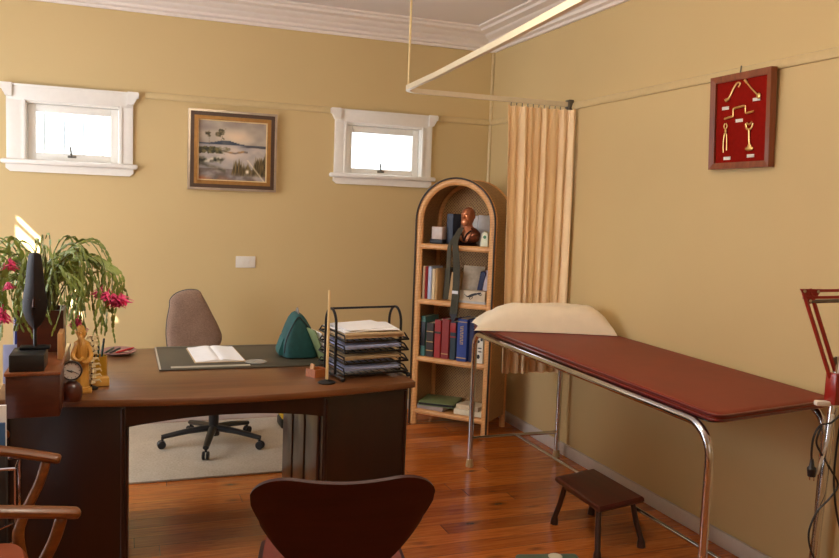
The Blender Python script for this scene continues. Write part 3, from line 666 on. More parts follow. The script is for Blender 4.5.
ds = one(MB().lathe([(0, 0), (.05, 0), (.078, .010), (.082, .014), (.079, .015), (.05, .005), (0, .005)], 40, tr(-2.575, -1.47, .7405) @ Matrix.Diagonal((1, 1.3, 1, 1))), 'oval_dish', M_pinkd, 'dusty pink oval dish holding pens at the back of the desk', 'dish')
for k, (x, y, a, mt, cn) in enumerate(((-2.617, -1.47, 1.25, plain('dark_green_pen', (24, 62, 44), .35), 'dark green'), (-2.592, -1.475, 1.2, M_black, 'black'), (-2.545, -1.465, .9, plain('red_pen', (190, 30, 40), .35), 'red'))):
    d = Vector((math.cos(a), math.sin(a), .02)); c = Vector((x, y, .7535)); pn = thing('pen', cn+' pen lying in the dusty pink oval dish', 'pen', c, 0, 'pens in the oval dish')
    MB().tube([c-d*.065, c-d*.055, c+d*.03], [.0015, .0045, .005], 8).build('barrel', mt, pn); MB().tube([c+d*.028, c+d*.062], [.0055, .0045], 8).build('cap', mt, pn)
one(MB().box((0, 0, 0), (.05, .06, .0012), tr(-2.562, -1.455, .7475) @ rot(.0, .0, .4)), 'note_slip', M_paperc, 'cream paper slip lying in the dusty pink dish under the red pen', 'paper')

# ---------------------------------------------------------------- office chair
OC = (-2.04, -.62, .0125)
oc = thing('office_chair', 'brown fabric office chair on a black five-star caster base behind the desk', 'office chair', OC)
def ol(P): return [Vector(OC)+Vector(p) for p in P]
for a in (184, 256, 328, 40, 112):
    ra = math.radians(a); c, s = math.cos(ra), math.sin(ra)
    MB().tube(ol([(c*.02, s*.02, .105), (c*.15, s*.15, .095), (c*.30, s*.30, .07)]), [.026, .022, .017], 10, flat=(1, .8)).build('base_leg', M_black, oc)
    cs = MB().tube(ol([(c*.295, s*.295, .075), (c*.295, s*.295, .045)]), .008, 8)
    cs = cs.build('caster', M_black, oc); tx, ty = -s, c
    for q in (-1, 1):
        MB().lathe([(0, -.008), (.020, -.008), (.0245, -.004), (.0245, .004), (.020, .008), (0, .008)], 18, tr(OC[0]+c*.30+tx*q*.012, OC[1]+s*.30+ty*q*.012, OC[2]+.0255) @ rot(PI/2, 0, ra)).build('wheel', M_black, cs)
MB().tube(ol([(0, 0, .06), (0, 0, .12), (0, 0, .125), (0, 0, .26), (0, 0, .26), (0, 0, .40)]), [.036, .036, .03, .03, .018, .018], 16).build('column', M_black, oc)
sr = lambda z, k: [tuple(Vector(OC)+Vector((math.cos(a)*abs(math.cos(a))**-.35*k*.235 if abs(math.cos(a)) > 1e-3 else 0, math.sin(a)*abs(math.sin(a))**-.35*k*.225 if abs(math.sin(a)) > 1e-3 else 0, z))) for a in (2*PI*(i+.5)/32 for i in range(32))]
MB().rings([sr(.40, .85), sr(.415, .98), sr(.45, 1.0), sr(.475, .95), sr(.485, .8)]).build('seat', M_seat, oc)
MB().rings([sr(.385, .6), sr(.40, .82), sr(.412, .9)]).build('seat_pan', M_black, oc)
# backrest: rounded, wider at the foot, leaning away
OLB = [(-.165, .03), (-.172, .11), (-.166, .20), (-.15, .28), (-.145, .325), (-.11, .36), (-.06, .378), (-.01, .382), (.03, .372), (.046, .345), (.076, .29), (.108, .225), (.141, .16), (.166, .095), (.160, .045), (.135, .015), (.09, -.012), (.03, -.025), (-.05, -.025), (-.12, -.008)]
OLB = [(v.x, v.y) for v in spline([(x, z, 0) for x, z in OLB]+[(-.165, .03, 0)], 4)[:-1]]
BM = tr(-2.140, -.40, .545) @ rot(PI/2-.08, 0, math.radians(12))
def cush(z, k, cx=0, cy=.17): return [BM @ Vector((cx+(x-cx)*k, cy+(y-cy)*k, z)) for x, y in OLB]
MB().rings([cush(0, .96), cush(.012, 1.0), cush(.03, 1.0), cush(.045, .965), cush(.055, .9), cush(.062, .7), cush(.064, .3)]).build('backrest', M_seat, oc)
MB().rings([cush(-.02, .9), cush(-.016, .99), cush(.008, 1.02), cush(.012, 1.01)]).build('back_shell', M_shell, oc)
MB().tube(spline([Vector(OC)+Vector((0, .08, .385)), Vector(OC)+Vector((-.05, .28, .39)), Vector((-2.16, -.335, .52)), Vector((-2.165, -.37, .64))], 6), .02, 8, flat=(1.3, .6)).build('back_bar', M_black, oc)

tb = thing('tool_case', 'small black case with a yellow lid on the rug near the back wall', 'case', (-1.50, -.30, .0125))
MB().b2((-1.585, -.38, .0125), (-1.40, -.22, .075), .012).build('case_body', M_black, tb); MB().b2((-1.58, -.375, .075), (-1.405, -.225, .092), .006).build('lid', M_yel, tb); MB().tube(arc((-1.49, -.30, .09), .035, 0, PI, 8), .005, 8).build('handle', M_black, tb)

# ---------------------------------------------------------------- foreground plywood chair
PCH = Vector((-2.03, -3.54, 0)); pa = math.radians(-10)
pc = thing('plywood_chair', 'dark reddish-brown moulded plywood chair with a waisted back in the foreground', 'chair', (PCH.x, PCH.y, 0), pa)
sp = spline([(0, .46, .415), (0, .42, .435), (0, .34, .44), (0, .22, .428), (0, .12, .428), (0, .065, .45), (0, .035, .50), (0, .015, .56)], 6)
wid = lambda s: 0
def shell(u, v):
    x = 2*u-1
    if v < .55:       # seat and bend
        t = v/.55*(len(sp)-1); i = min(int(t), len(sp)-2); p = sp[i].lerp(sp[i+1], t-i); f = v/.55
        w = .205*math.sqrt(max(0, 1-(1-min(1, f/.22))**2.4))*(1 if f < .5 else 1) if f < .22 else .205+.012*math.sin((f-.22)/.3*PI/2) if f < .52 else None
        if w is None:
            g = (f-.52)/.48; w = .217+(.106-.217)*(3*g*g-2*g**3) if g < .8 else .1154+(.125-.1154)*((g-.8)/.2)
        w = max(w, .06)
        return Vector((x*w, p.y-(.0), p.z+.012*(abs(x)**3)*(1 if f < .6 else 0)))
    t = (v-.55)/.45; a = .5
    rc = 0 if abs(x) < a else   .10*(1-math.sqrt(max(0, 1-((abs(x)-a)/(1-a))**2)))
    top = .798+.034*abs(x)**1.8-rc; z = .56+(top-.56)*t
    q = max(0, min(1, (z-.56)/.215)); w = .125+.112*(1-(1-q)**1.5)
    return Vector((x*w, .015-.075*((z-.56)/.2)+.03*x*x*min(1, t*1.5), z))
MB().sheet(shell, 72, 80, .011).build('shell', M_chairw, pc, True, 50)
def pad(u, v):
    p = shell(.035+.93*u, (.05+.36*v)); return p+Vector((0, 0, .017))
MB().sheet(pad, 40, 30, .010).build('seat_pad', plain('brick_red_seat_cloth', (112, 48, 34), .8, var=.08, scale=40, bump=.1), pc, True, 50)
for sx in (-1, 1):
    for yy, zz, tx, ty in ((.36, .428, .245, .43), (.12, .42, .22, -.02)):
        MB().tube(spline([(sx*.06, .24+(yy-.24)*.3, .415), (sx*.12, yy*.9+.024, .412), (sx*.165, yy, .395), (sx*(.18), yy+(ty-yy)*.25, .33), (sx*tx, ty, .012)], 5), .008, 8).build('leg', M_chrome, pc, True)
        MB().lathe([(0, 0), (.011, 0), (.011, .02), (0, .022)], 12, tr(sx*tx, ty, 0)).build('foot_cap', M_black, pc, True)
MB().lathe([(0, 0), (.07, 0), (.075, .008), (.07, .014), (0, .014)], 20, tr(0, .24, .405)).build('hub', M_chrome, pc, True)

# ---------------------------------------------------------------- wooden armchairs at the left
def armchair(loc, rz, label):
    t = thing('wooden_armchair', label, 'armchair', loc, rz, 'wooden armchairs at the left')
    for s in (-1, 1):
        arm = spline([(.235, s*.235, .668), (.19, s*.245, .68), (.08, s*.262, .705), (-.08, s*.268, .735), (-.22, s*.22, .765), (-.30, s*.10, .78), (-.32, 0, .785)], 6)
        MB().tube(arm, [.013, .018]+[.0195]*(len(arm)-2), 12, flat=(1.15, .78)).build('arm_rail', M_arm, t, True)
        MB().tube(spline([(.195, s*.237, .665), (.175, s*.235, .60), (.13, s*.228, .50), (.12, s*.225, .42), (.165, s*.232, .2), (.19, s*.24, 0.003)], 6), [.012]+[.015]*14+[.017]*12+[.014]*4, 10).build('leg', M_arm, t, True)
        MB().tube(spline([(-.23, s*.205, .755), (-.25, s*.19, .55), (-.24, s*.19, .42), (-.26, s*.2, .2), (-.30, s*.21, .003)], 6), .016, 10).build('leg', M_arm, t, True)
        MB().tube([(.12, s*.222, .40), (-.24, s*.19, .40)], .013, 8).build('seat_rail', M_arm, t, True)
    MB().tube([(.12, -.222, .40), (.12, .222, .40)], .013, 8).build('seat_rail', M_arm, t, True); MB().tube([(-.24, -.19, .40), (-.24, .19, .40)], .013, 8).build('seat_rail', M_arm, t, True)
    for k in range(5):
        y = -.12+.06*k; MB().tube(spline([(-.245, y, .41), (-.275, y*1.05, .58), (-.312+.09*abs(y/.12)**2*.3, y*1.1, .78)], 4), .008, 8).build('spindle', M_arm, t, True)
    def seat(k, z): return [(-.06+(.195*k)*math.copysign(abs(math.cos(a))**.5, math.cos(a)), .225*k*math.copysign(abs(math.sin(a))**.5, math.sin(a)), z+.012*math.cos(a)**2) for a in (2*PI*(i+.5)/36 for i in range(36))]
    MB().rings([seat(.96, .405), seat(1.0, .415), seat(1.0, .43), seat(.95, .443), seat(.6, .44), seat(.15, .436)]).build('seat', M_leather, t, True)
    MB().tube([(-.24, -.02, .452), (-.1, -.02, .447), (.1, -.02, .455)], .0025, 6).build('seam', M_dkbr, t, True)
    return t
armchair((-2.93, -3.12, 0), math.radians(9), 'honey-brown wooden armchair with curved arms, nearest in the bottom left corner')
armchair((-3.204, -2.365, 0), math.radians(15), 'honey-brown wooden armchair at the far left, beyond the nearest armchair and beside the desk end')
for y, h_, mt, lab in ((-2.662, .80, M_paper, 'white cardboard file standing in the wire magazine rack, tallest of the two files'), (-2.69, .75, plain('blue_cover', (52, 92, 140), .5), 'blue file standing in the wire magazine rack in front of the white one')):
    one(MB().b2((-3.08, y-.006, .0), (-2.905, y+.006, h_), .001), 'magazine_file', mt, lab, 'file', 'files in the wire rack')
wr = thing('wire_magazine_rack', 'low steel wire magazine rack on the floor between the two wooden armchairs', 'rack', (-3.02, -2.70, 0))
b = MB(); b.tube([(-3.10, -2.76, .62), (-2.87, -2.76, .62), (-2.87, -2.64, .62), (-3.10, -2.64, .62)], .005, 6, True); b.build('rim', M_chrome, wr); b = MB(); b.tube([(-3.10, -2.76, .05), (-2.87, -2.76, .05), (-2.87, -2.64, .05), (-3.10, -2.64, .05)], .005, 6, True); b.build('rim', M_chrome, wr)
for x in (-3.10, -2.87):
    for y in (-2.76, -2.64): MB().tube([(x, y, .002), (x, y, .62)], .005, 6).build('post', M_chrome, wr)
for k in range(7): MB().tube([(-3.08, -2.768, .06+.06*k), (-2.875, -2.768, .15+.06*k)], .0035, 6).build('slanted_wire', M_chrome, wr)
one(MB().b2((-3.085, -2.745, .0), (-2.895, -2.708, .68), .012), 'grey_bag', plain('grey_cloth', (52, 48, 48), .85), 'dark grey document bag standing inside the wire magazine rack', 'bag')

# ---------------------------------------------------------------- cane bookcase (local: x along front, y to the back, z up)
BK = (-.700, -.365, 0); ba = math.atan2(-.757, .653)
bk = thing('cane_bookcase', 'arched honey-coloured cane bookcase with woven sides standing in the corner', 'bookcase', BK, ba)
BW, BD, ZS, ZA = .592, .32, 1.397, 1.69
def hoop(y, r, ins=0, n=28):
    rx = BW/2-ins; rz = ZA-ZS-ins
    return [(ins, y, 0.0), (ins, y, .4), (ins, y, .9)]+[(BW/2-rx*math.cos(a), y, ZS+rz*math.sin(a)) for a in (PI*k/n for k in range(n+1))]+[(BW-ins, y, .9), (BW-ins, y, .4), (BW-ins, y, 0.0)]
MB().tube(hoop(.018, 0, .026), .026, 10, flat=(1, .75), up=(0, 1, 0)).build('front_hoop', M_cane, bk, True)
MB().tube(hoop(-.004, 0, .006), .006, 8).build('edge_binding', plain('dark_binding', (52, 36, 22), .5), bk, True)
MB().tube(hoop(BD-.018, 0, .022), .02, 10, up=(0, 1, 0)).build('rear_hoop', M_cane, bk, True)
# woven sides and vault, one continuous skin between the hoops
sk = hoop(0, 0, .010); sk2 = [(x, z) for x, _, z in sk if z >= .12 or z > .0]
sk2 = [(.010, .09)]+[(x, z) for x, z in sk2]+[(BW-.010, .09)]
b = MB(); b.rings([[(x, .03, z), (x, BD-.03, z), (BW/2+(x-BW/2)*.975, BD-.03, z-(.006 if z > ZS else 0)), (BW/2+(x-BW/2)*.975, .03, z-(.006 if z > ZS else 0))] for x, z in sk2]); b.build('woven_side', M_weave, bk, True)
ob = [(.03, .09)]+[(BW/2-(BW/2-.03)*math.cos(a), ZS+(ZA-ZS-.03)*math.sin(a)) for a in (PI*k/24 for k in range(25))]+[(BW-.03, .09)]
MB().prism(ob, .008, tr(0, BD-.008, 0) @ rot(PI/2, 0, 0)).build('woven_back', M_weave, bk, True)
SH = [1.243, .866, .472, .108]
for z in SH:
    s = MB().b2((.03, .012, z-.016), (BW-.03, BD-.03, z), .003).build('shelf', wood('cane_shelf', (176, 118, 66), (214, 154, 92), 0, 12, .45, .1), bk, True)
    MB().tube([(.03, .014, z-.018), (BW-.03, .014, z-.018)], .018, 10, flat=(.7, 1), up=(0, 0, 1)).build('shelf_rail', M_cane, s, True)
for x in (.03, BW-.03): MB().tube([(x, .03, .10), (x, BD-.03, .10)], .012, 8).build('side_stretcher', M_cane, bk, True)
def BT(p): return tr(BK) @ rot(0, 0, ba) @ tr(p)
def bookshape(w, d, h, cov=.0025):
    return
def book(u, v, z, w, d, h, mt, label, group, tilt=0, lean=0, spine=None, bands=None):
    M = BT((u, v, z+.0008)) @ rot(lean, tilt, 0)
    t = bpy.data.objects.new('book', None); COL.objects.link(t); t.matrix_world = M; t.location = M.translation; t.rotation_euler = M.to_euler(); WM[t.name] = M.copy(); tag(t, label, 'book', group)
    c = .003; b = MB(); pr = [(0, d), (0, .006), (.003, .001), (w/2, -.002), (w-.003, .001), (w, .006), (w, d), (w-c, d), (w-c, .006), (c, .006), (c, d)]
    b.prism(pr, h); b.build('cover', mt, t, True)
    MB().b2((c, .007, .004), (w-c, d-.004, h-.004)).build('pages', M_paperc, t, True)
    for (z0, z1, bm__) in (bands or []): MB().b2((.0015, -.0035, z0), (w-.0015, .004, z1), .001).build('spine_label', bm__, t, True)
    return t
navy = plain('navy_cloth', (28, 34, 78), .55, bump=.1); red = plain('red_cloth', (158, 36, 34), .55, bump=.1); red2 = plain('crimson_cloth', (140, 40, 38), .55, bump=.1); blue = plain('blue_cloth', (34, 62, 140), .5, bump=.1)
tealc = plain('teal_cloth', (70, 116, 108), .6, bump=.1); dbrn = plain('dark_brown_cloth', (54, 40, 34), .55, bump=.1); dteal = plain('dark_teal_cloth', (34, 52, 62), .55); creamc = plain('cream_cover', (222, 200, 160), .6); pblue = plain('pale_blue_cover', (176, 184, 206), .55); tanc = plain('tan_cover', (204, 164, 110), .6); blackc = plain('black_cloth', (24, 24, 30), .5); goldb = plain('gold_stamp', (196, 160, 100), .4)
g3 = 'reference books on the third shelf'
book(.048, .035, .472, .04, .19, .272, tealc, 'tall teal book at the left end of the third bookcase shelf', g3, 0, 0, bands=[(.07, .235, blackc)])
book(.094, .035, .472, .057, .18, .232, dbrn, 'thick dark brown ribbed book between the teal and the red book', g3, bands=[(.04, .045, goldb), (.10, .105, goldb), (.17, .175, goldb)])
book(.158, .03, .472, .05, .19, .258, red, 'bright red book with dark spine bands, right of the thick dark brown book', g3, bands=[(.165, .18, dbrn)])
book(.214, .03, .472, .056, .19, .27, red2, 'dull crimson book right of the bright red book', g3, bands=[(.03, .036, goldb)])
book(.276, .032, .472, .046, .18, .258, dteal, 'dark teal book with a red spine top between the crimson and the blue book', g3, bands=[(.185, .25, red), (.15, .16, red)])
t = book(.334, .02, .472, .075, .2, .284, blue, 'tall bright blue book with gold spine lettering on the third shelf', g3, bands=[(.02, .026, goldb), (.262, .267, goldb)])
b = MB()
for k in range(11):
    z0 = .115+k*.0115; b.b2((.026, -.0038, z0), (.048, .0, z0+.0045)); b.b2((.026 if k % 2 else .042, -.0038, z0), (.031 if k % 2 else .048, .0, z0+.009))
b.build('spine_lettering', goldb, t, True)
book(.414, .04, .472, .04, .19, .28, navy, 'dark navy book right of the tall blue book', g3)
bw_ = book(.470, .03, .472, .056, .17, .185, plain('white_patterned_cover', (224, 220, 206), .5), 'white-spined book with black marks at the right end of the third shelf', g3)
for x, z, w_, h_ in ((.012, .03, .022, .03), (.02, .075, .028, .008), (.016, .098, .03, .008), (.01, .135, .02, .02), (.034, .15, .016, .018)): MB().lathe([(0, -.001), (.5, -.001), (.5, .001), (0, .001)], 14, tr(x+w_/2, -.0025, z+h_/2) @ rot(PI/2) @ Matrix.Diagonal((w_, h_, 1, 1))).build('spine_mark', blackc, bw_, True)
g2 = 'books on the second shelf'
book(.05, .03, .866, .018, .16, .222, creamc, 'cream book at the left end of the second bookcase shelf', g2)
book(.070, .028, .866, .020, .16, .220, red, 'thin red book between the cream and the pale blue book', g2)
book(.092, .03, .866, .030, .16, .222, pblue, 'pale blue book right of the thin red book', g2)
book(.124, .03, .866, .026, .15, .208, creamc, 'cream book right of the pale blue book', g2)
book(.151, .03, .866, .018, .15, .212, tanc, 'tan book at the right of the group on the second shelf', g2)
book(.176, .09, .866, .03, .15, .215, dbrn, 'dark brown book set back behind the hanging tie', g2, tilt=.06)
book(.215, .10, .866, .03, .14, .19, tanc, 'tan book leaning behind the hanging tie', g2, tilt=.10)
M = BT((.0, 0, .867))
mgz = one(MB().b2((.262, 0, 0), (.420, .005, .235), .001, M @ tr(0, .20, 0) @ rot(-.16)), 'framed_print', plain('sepia_print', (190, 172, 146), .5, var=.25, scale=18), 'pale sepia print leaning at the back of the second shelf', 'print')
one(MB().b2((0, 0, 0), (.036, .12, .21), .003, M @ tr(.405, .12, 0) @ rot(0, .18, 0)), 'navy_binder', navy, 'navy binder leaning at the right of the second shelf', 'binder')
one(MB().b2((0, 0, 0), (.10, .004, .22), .001, M @ tr(.452, .11, 0) @ rot(-.12, .10, 0)), 'brochure', plain('lilac_brochure', (186, 172, 180), .5, var=.12, scale=14), 'pale lilac brochure leaning beside the navy binder', 'brochure')
one(MB().b2((.33, .01, 0), (.535, .11, .014), .002, M), 'paper_stack', plain('grey_white_paper', (196, 192, 190), .7), 'flat stack of grey-white papers at the right of the second shelf under the small carton', 'papers')
ct = thing('small_carton', 'small cream carton with a black leaping-cat mark at the right of the second shelf', 'box', (BT((.43, .06, .881))).translation)
Mc = BT((.345, .012, .8815)) @ rot(0, 0, .05)
MB().b2((0, 0, 0), (.18, .085, .068), .003, Mc).build('carton', plain('cream_carton', (214, 196, 168), .55, var=.1, scale=14), ct)
b = MB(); b.tube(spline([(.035, -.001, .044), (.055, -.001, .03), (.075, -.001, .034), (.10, -.001, .045), (.125, -.001, .052), (.152, -.001, .062)], 6), [.002]*4+[.0035]*4+[.006]*4+[.009]*6+[.008]*5+[.006]*5+[.003]*3, 8, flat=(1, .35), up=(0, 1, 0), M=Mc)
for q in ([(.08, -.001, .034), (.072, -.001, .02), (.08, -.001, .01)], [(.09, -.001, .036), (.092, -.001, .022), (.082, -.001, .014)], [(.135, -.001, .05), (.15, -.001, .042), (.158, -.001, .046)], [(.142, -.001, .056), (.158, -.001, .052)]): b.tube(q, [.004, .003, .0018][:len(q)], 6, flat=(1, .35), up=(0, 1, 0), M=Mc)
b.build('cat_mark', blackc, ct)

# top shelf: picture cube, navy book, certificates, bust, green-white box
M = BT((0, 0, 1.2438))
pcb = thing('photo_block', 'small pale photo block on a dark base at the left of the top shelf', 'photo block', (M @ tr(.125, .10, 0)).translation)
MB().b2((.078, .06, 0), (.176, .14, .03), .006, M).build('base', blackc, pcb); MB().b2((.086, .072, .029), (.168, .13, .115), .004, M).build('block', plain('pale_block', (206, 190, 178), .4), pcb)
book(.172, .12, 1.243, .052, .15, .205, plain('slate_navy_cloth', (36, 42, 62), .5), 'slate-navy book standing on the top shelf beside the photo block', None)
for k, (u0, u1, h_, mt, lab) in enumerate(((.225, .35, .2, plain('pale_certificate', (226, 216, 210), .5), 'pale certificate leaning at the back of the top shelf behind the bust'), (.352, .50, .205, plain('bluish_certificate', (222, 222, 226), .5), 'bluish white certificate leaning at the back right of the top shelf'))):
    one(MB().b2((u0, 0, 0), (u1, .006, h_), .001, M @ tr(0, .22, 0) @ rot(-.12)), 'certificate', mt, lab, 'certificate')
gb = thing('small_box', 'white and green patterned tapered box at the right end of the top shelf', 'box', (M @ tr(.48, .08, 0)).translation)
MB().prism([(-.03, 0), (.03, 0), (.026, .085), (.0, .102), (-.012, .085)], .05, M @ tr(.482, .11, 0) @ rot(PI/2), .002).build('carton', plain('ivory_carton', (226, 226, 196), .5), gb)
MB().lathe([(0, 0), (.011, 0), (.011, .002), (0, .002)], 16, M @ tr(.488, .059, .062) @ rot(PI/2)).build('round_mark', plain('green_print', (60, 120, 64), .5), gb)
bu = thing('bust', 'copper-coloured bust of a bearded old man on the top shelf of the bookcase', 'bust', (M @ tr(.345, .10, 0)).translation)
MB().lathe([(0, 0), (.07, 0), (.072, .006), (.06, .014), (.062, .02), (0, .02)], 28, M @ tr(.345, .10, 0)).build('base', M_dkbr, bu)
R = []
for z, wx, wy, oy in ((.019, .055, .042, 0), (.03, .074, .048, 0), (.06, .086, .05, .0), (.085, .084, .046, .002), (.105, .066, .04, .004), (.118, .044, .034, .004), (.128, .03, .03, .002), (.142, .028, .031, -.004), (.152, .034, .042, -.010), (.165, .039, .05, -.012), (.185, .042, .054, -.009), (.205, .043, .055, -.006), (.225, .039, .05, -.003), (.242, .028, .036, 0), (.252, .012, .016, .0), (.254, .003, .004, 0)):
    R.append([(wx*math.cos(a), oy+wy*math.sin(a), z) for a in (2*PI*k/32 for k in range(32))])
MH = M @ tr(.345, .10, 0) @ rot(0, 0, -.05)
b = MB(); b.rings(R, M=MH)
b.tube([(0, -.058, .205), (0, -.068, .186), (0, -.06, .178)], [.005, .010, .008], 8, M=MH)           # nose
b.tube([(-.028, -.046, .208), (-.012, -.056, .211), (0, -.055, .209), (.012, -.056, .211), (.028, -.046, .208)], .006, 8, M=MH)   # brow
for s in (-1, 1): b._add(MB().ball((s*.016, -.053, .2), (.0055, .004, .004)).bm, MH); b._add(MB().ball((s*.043, .0, .192), (.006, .012, .016)).bm, MH)
b._add(MB().ball((0, -.046, .155), (.028, .024, .030)).bm, MH); b._add(MB().ball((0, -.058, .17), (.02, .008, .006)).bm, MH)      # beard, moustache
b.build('body', M_copper, bu)
CR2 = [(z, wx*1.045+.002, wy*1.06+.002, oy) for z, wx, wy, oy in ((.02, .055, .042, 0), (.03, .074, .048, 0), (.06, .086, .05, .0), (.085, .084, .046, .002), (.105, .066, .04, .004), (.117, .046, .035, .004))]
def coat(u, v):
    i = min(int(v*5), 4); f = v*5-i; z, wx, wy, oy = [p+(q-p)*f for p, q in zip(CR2[i], CR2[i+1])]; a = -PI/2+(.25+.5*v)+u*(2*PI-2*(.25+.5*v)); return Vector((wx*math.cos(a), oy+wy*math.sin(a), z))
MB().sheet(coat, 40, 12, .002, MH).build('coat', plain('brown_bronze', (110, 64, 44), .26, .7), bu)
b = MB()
for s in (-1, 1): b._add(MB().ball((s*.016, -.0565, .2), (.004, .002, .0025)).bm, MH)
b.build('eyes', M_dkbr, bu)
b = MB(); b.tube(spline([(-.05, -.042, .10), (-.02, -.05, .075), (0, -.053, .03)], 4), .006, 8, M=MH); b.tube(spline([(.05, -.042, .10), (.02, -.05, .075), (0, -.053, .03)], 4), .006, 8, M=MH); b.build('lapel', M_dkbr, bu)

# necktie draped from the bust over the front of the shelves
nt = thing('necktie', 'dark olive necktie draped over the top shelf and hanging down the front of the bookcase', 'necktie', (BT((.3, 0, 1.25))).translation)
def strip(P, W, th=.004):
    pts = spline(P, 6); b = MB(); R = []
    for i, p in enumerate(pts):
        w = W[0]+(W[1]-W[0])*i/(len(pts)-1); d = (pts[min(i+1, len(pts)-1)]-pts[max(i-1, 0)]).normalized(); n = Vector((1, 0, 0)).cross(d).normalized()*th/2
        R.append([p+Vector((-w, 0, 0))+n, p+Vector((w, 0, 0))+n, p+Vector((w, 0, 0))-n, p+Vector((-w, 0, 0))-n])
    return b.rings(R, M=BT((0, 0, 0)))
strip([(.325, .045, 1.36), (.315, .015, 1.31), (.31, -.012, 1.262), (.318, -.022, 1.225), (.328, -.022, 1.15), (.334, -.02, 1.0), (.326, -.02, .83), (.322, -.02, .79)], (.016, .029)).build('broad_blade', M_tie, nt)
strip([(.315, .042, 1.355), (.295, .012, 1.30), (.282, -.012, 1.262), (.276, -.027, 1.225), (.276, -.03, 1.12), (.272, -.03, .98), (.266, -.03, .885)], (.011, .017)).build('narrow_blade', M_tie, nt)
MB().prism([(.293, .79), (.351, .79), (.321, .728)], .004, BT((0, -.018, 0)) @ rot(PI/2)).build('tip', plain('dark_navy_lining', (34, 36, 46), .6), nt)
MB().b2((.308, -.0275, .925), (.350, -.0225, .945), 0, BT((0, 0, 0))).build('maker_label', M_paper, nt)

# bottom shelf
M = BT((0, 0, .1088))
one(MB().b2((.04, .02, 0), (.25, .26, .026), .003, M @ tr(0, 0, 0)), 'magazine_stack', plain('mauve_white_pages', (176, 164, 160), .6), 'stack of pale magazines at the left of the bottom shelf under the green folder', 'magazines')
gf = thing('ring_binder', 'dull green ring binder lying on the magazines on the bottom shelf', 'binder', (M @ tr(.17, .14, .028)).translation)
Mg = M @ tr(.165, .15, .0275) @ rot(0, .0, .22)
MB().b2((-.125, -.13, 0), (.13, .12, .005), .001, Mg).build('cover', M_green, gf); MB().b2((-.122, -.127, .005), (.126, .117, .02)).bm.free(); MB().b2((-.122, -.127, .005), (.126, .117, .02), 0, Mg).build('pages', blackc, gf); MB().b2((-.125, -.13, .02), (.13, .12, .025), .001, Mg).build('cover', M_green, gf)
for k, (w_, d_, h_, a, mt, lab) in enumerate(((.2, .15, .034, .05, M_paperc, 'thick cream-paged book lying at the right of the bottom shelf'), (.17, .13, .03, -.1, plain('tan_paperback', (206, 186, 156), .6), 'tan paperback lying on top of the thick cream-paged book on the bottom shelf'))):
    zz = 0 if k == 0 else .0345
    t = one(MB().b2((-w_/2, -d_/2, zz), (w_/2, d_/2, zz+h_), .002, M @ tr(.425, .11, 0) @ rot(0, 0, a)), 'book', mt, lab, 'book', 'lying books on the bottom shelf')

# ---------------------------------------------------------------- curtain rail and curtain
RZ = 2.138
cr = thing('curtain_rail', 'L-shaped cream metal curtain track hung from the ceiling above the examination couch', 'curtain rail', (-1.06, -1.14, RZ))
corner = [(-1.092+.11*(1-math.sin(a)), -1.14-.11*(1-math.cos(a)), RZ-.003) for a in (PI/2*k/8 for k in range(9))]
path = [(-.02, -1.14, RZ), (-.5, -1.14, RZ-.002)]+corner+[(-1.105, -1.7, RZ), (-1.17, -2.55, RZ), (-1.32, -4.2, RZ)]
P2 = [(x, y, z) for x, y, z in path]
MB().tube(P2, .019, 4, flat=(.8, 1.0), up=(0, 0, 1)).build('track', M_alum, cr)
MB().tube([(-1.078, -1.20, RZ+.01), (-1.078, -1.20, ZC-.002)], .0065, 10).build('hanger_rod', plain('cream_enamel_rod', (232, 206, 150), .35), cr)
MB().lathe([(0, 0), (.03, 0), (.028, .008), (0, .008)], 20, tr(-1.078, -1.20, ZC-.009)).build('ceiling_rose', M_alum, cr)
MB().b2((-.034, -1.165, RZ-.032), (-.001, -1.115, RZ+.028), .004).build('wall_bracket', M_bracket, cr)
cu = thing('curtain', 'peach curtain bunched at the right wall behind the head of the couch', 'curtain', (-.2, -1.14, .5))
CR = random.Random(3)
ph = [CR.uniform(-.5, .5) for _ in range(14)]
CM = [CR.uniform(.65, 1.1) for _ in range(24)]
def cur(u, v):
    xl, xr = -.440+.03*v, -.016
    n = 8.5; q = u*n+.16*math.sin(u*11)+.07*math.sin(u*27+1)+.10*math.sin(v*2.6+u*5)*min(1, u*5)*min(1, (1-u)*5)
    a = q*2*PI-PI/2; top = math.exp(-v*9)
    m_ = .85+.25*math.sin(u*19+v*1.7)
    y = -1.145-.065*math.exp(-u*6)-.042*m_*(1-.45*top)*abs(math.sin(a/2+PI/4))**.75+.0035*top*math.sin(a*3)
    return Vector((xr+(xl-xr)*u, y, 2.104-.006*math.sin(a*.5)**2-1.60*v))
MB().sheet(cur, 260, 40, .0016).build('cloth', M_curt, cu, ang=80)
for k in range(11):
    x = -.04-.037*k; MB().tube([(x, -1.14, RZ-.016), (x, -1.137, RZ-.026), (x, -1.14, RZ-.04)], .003, 6).build('hook', M_bracket, cu)

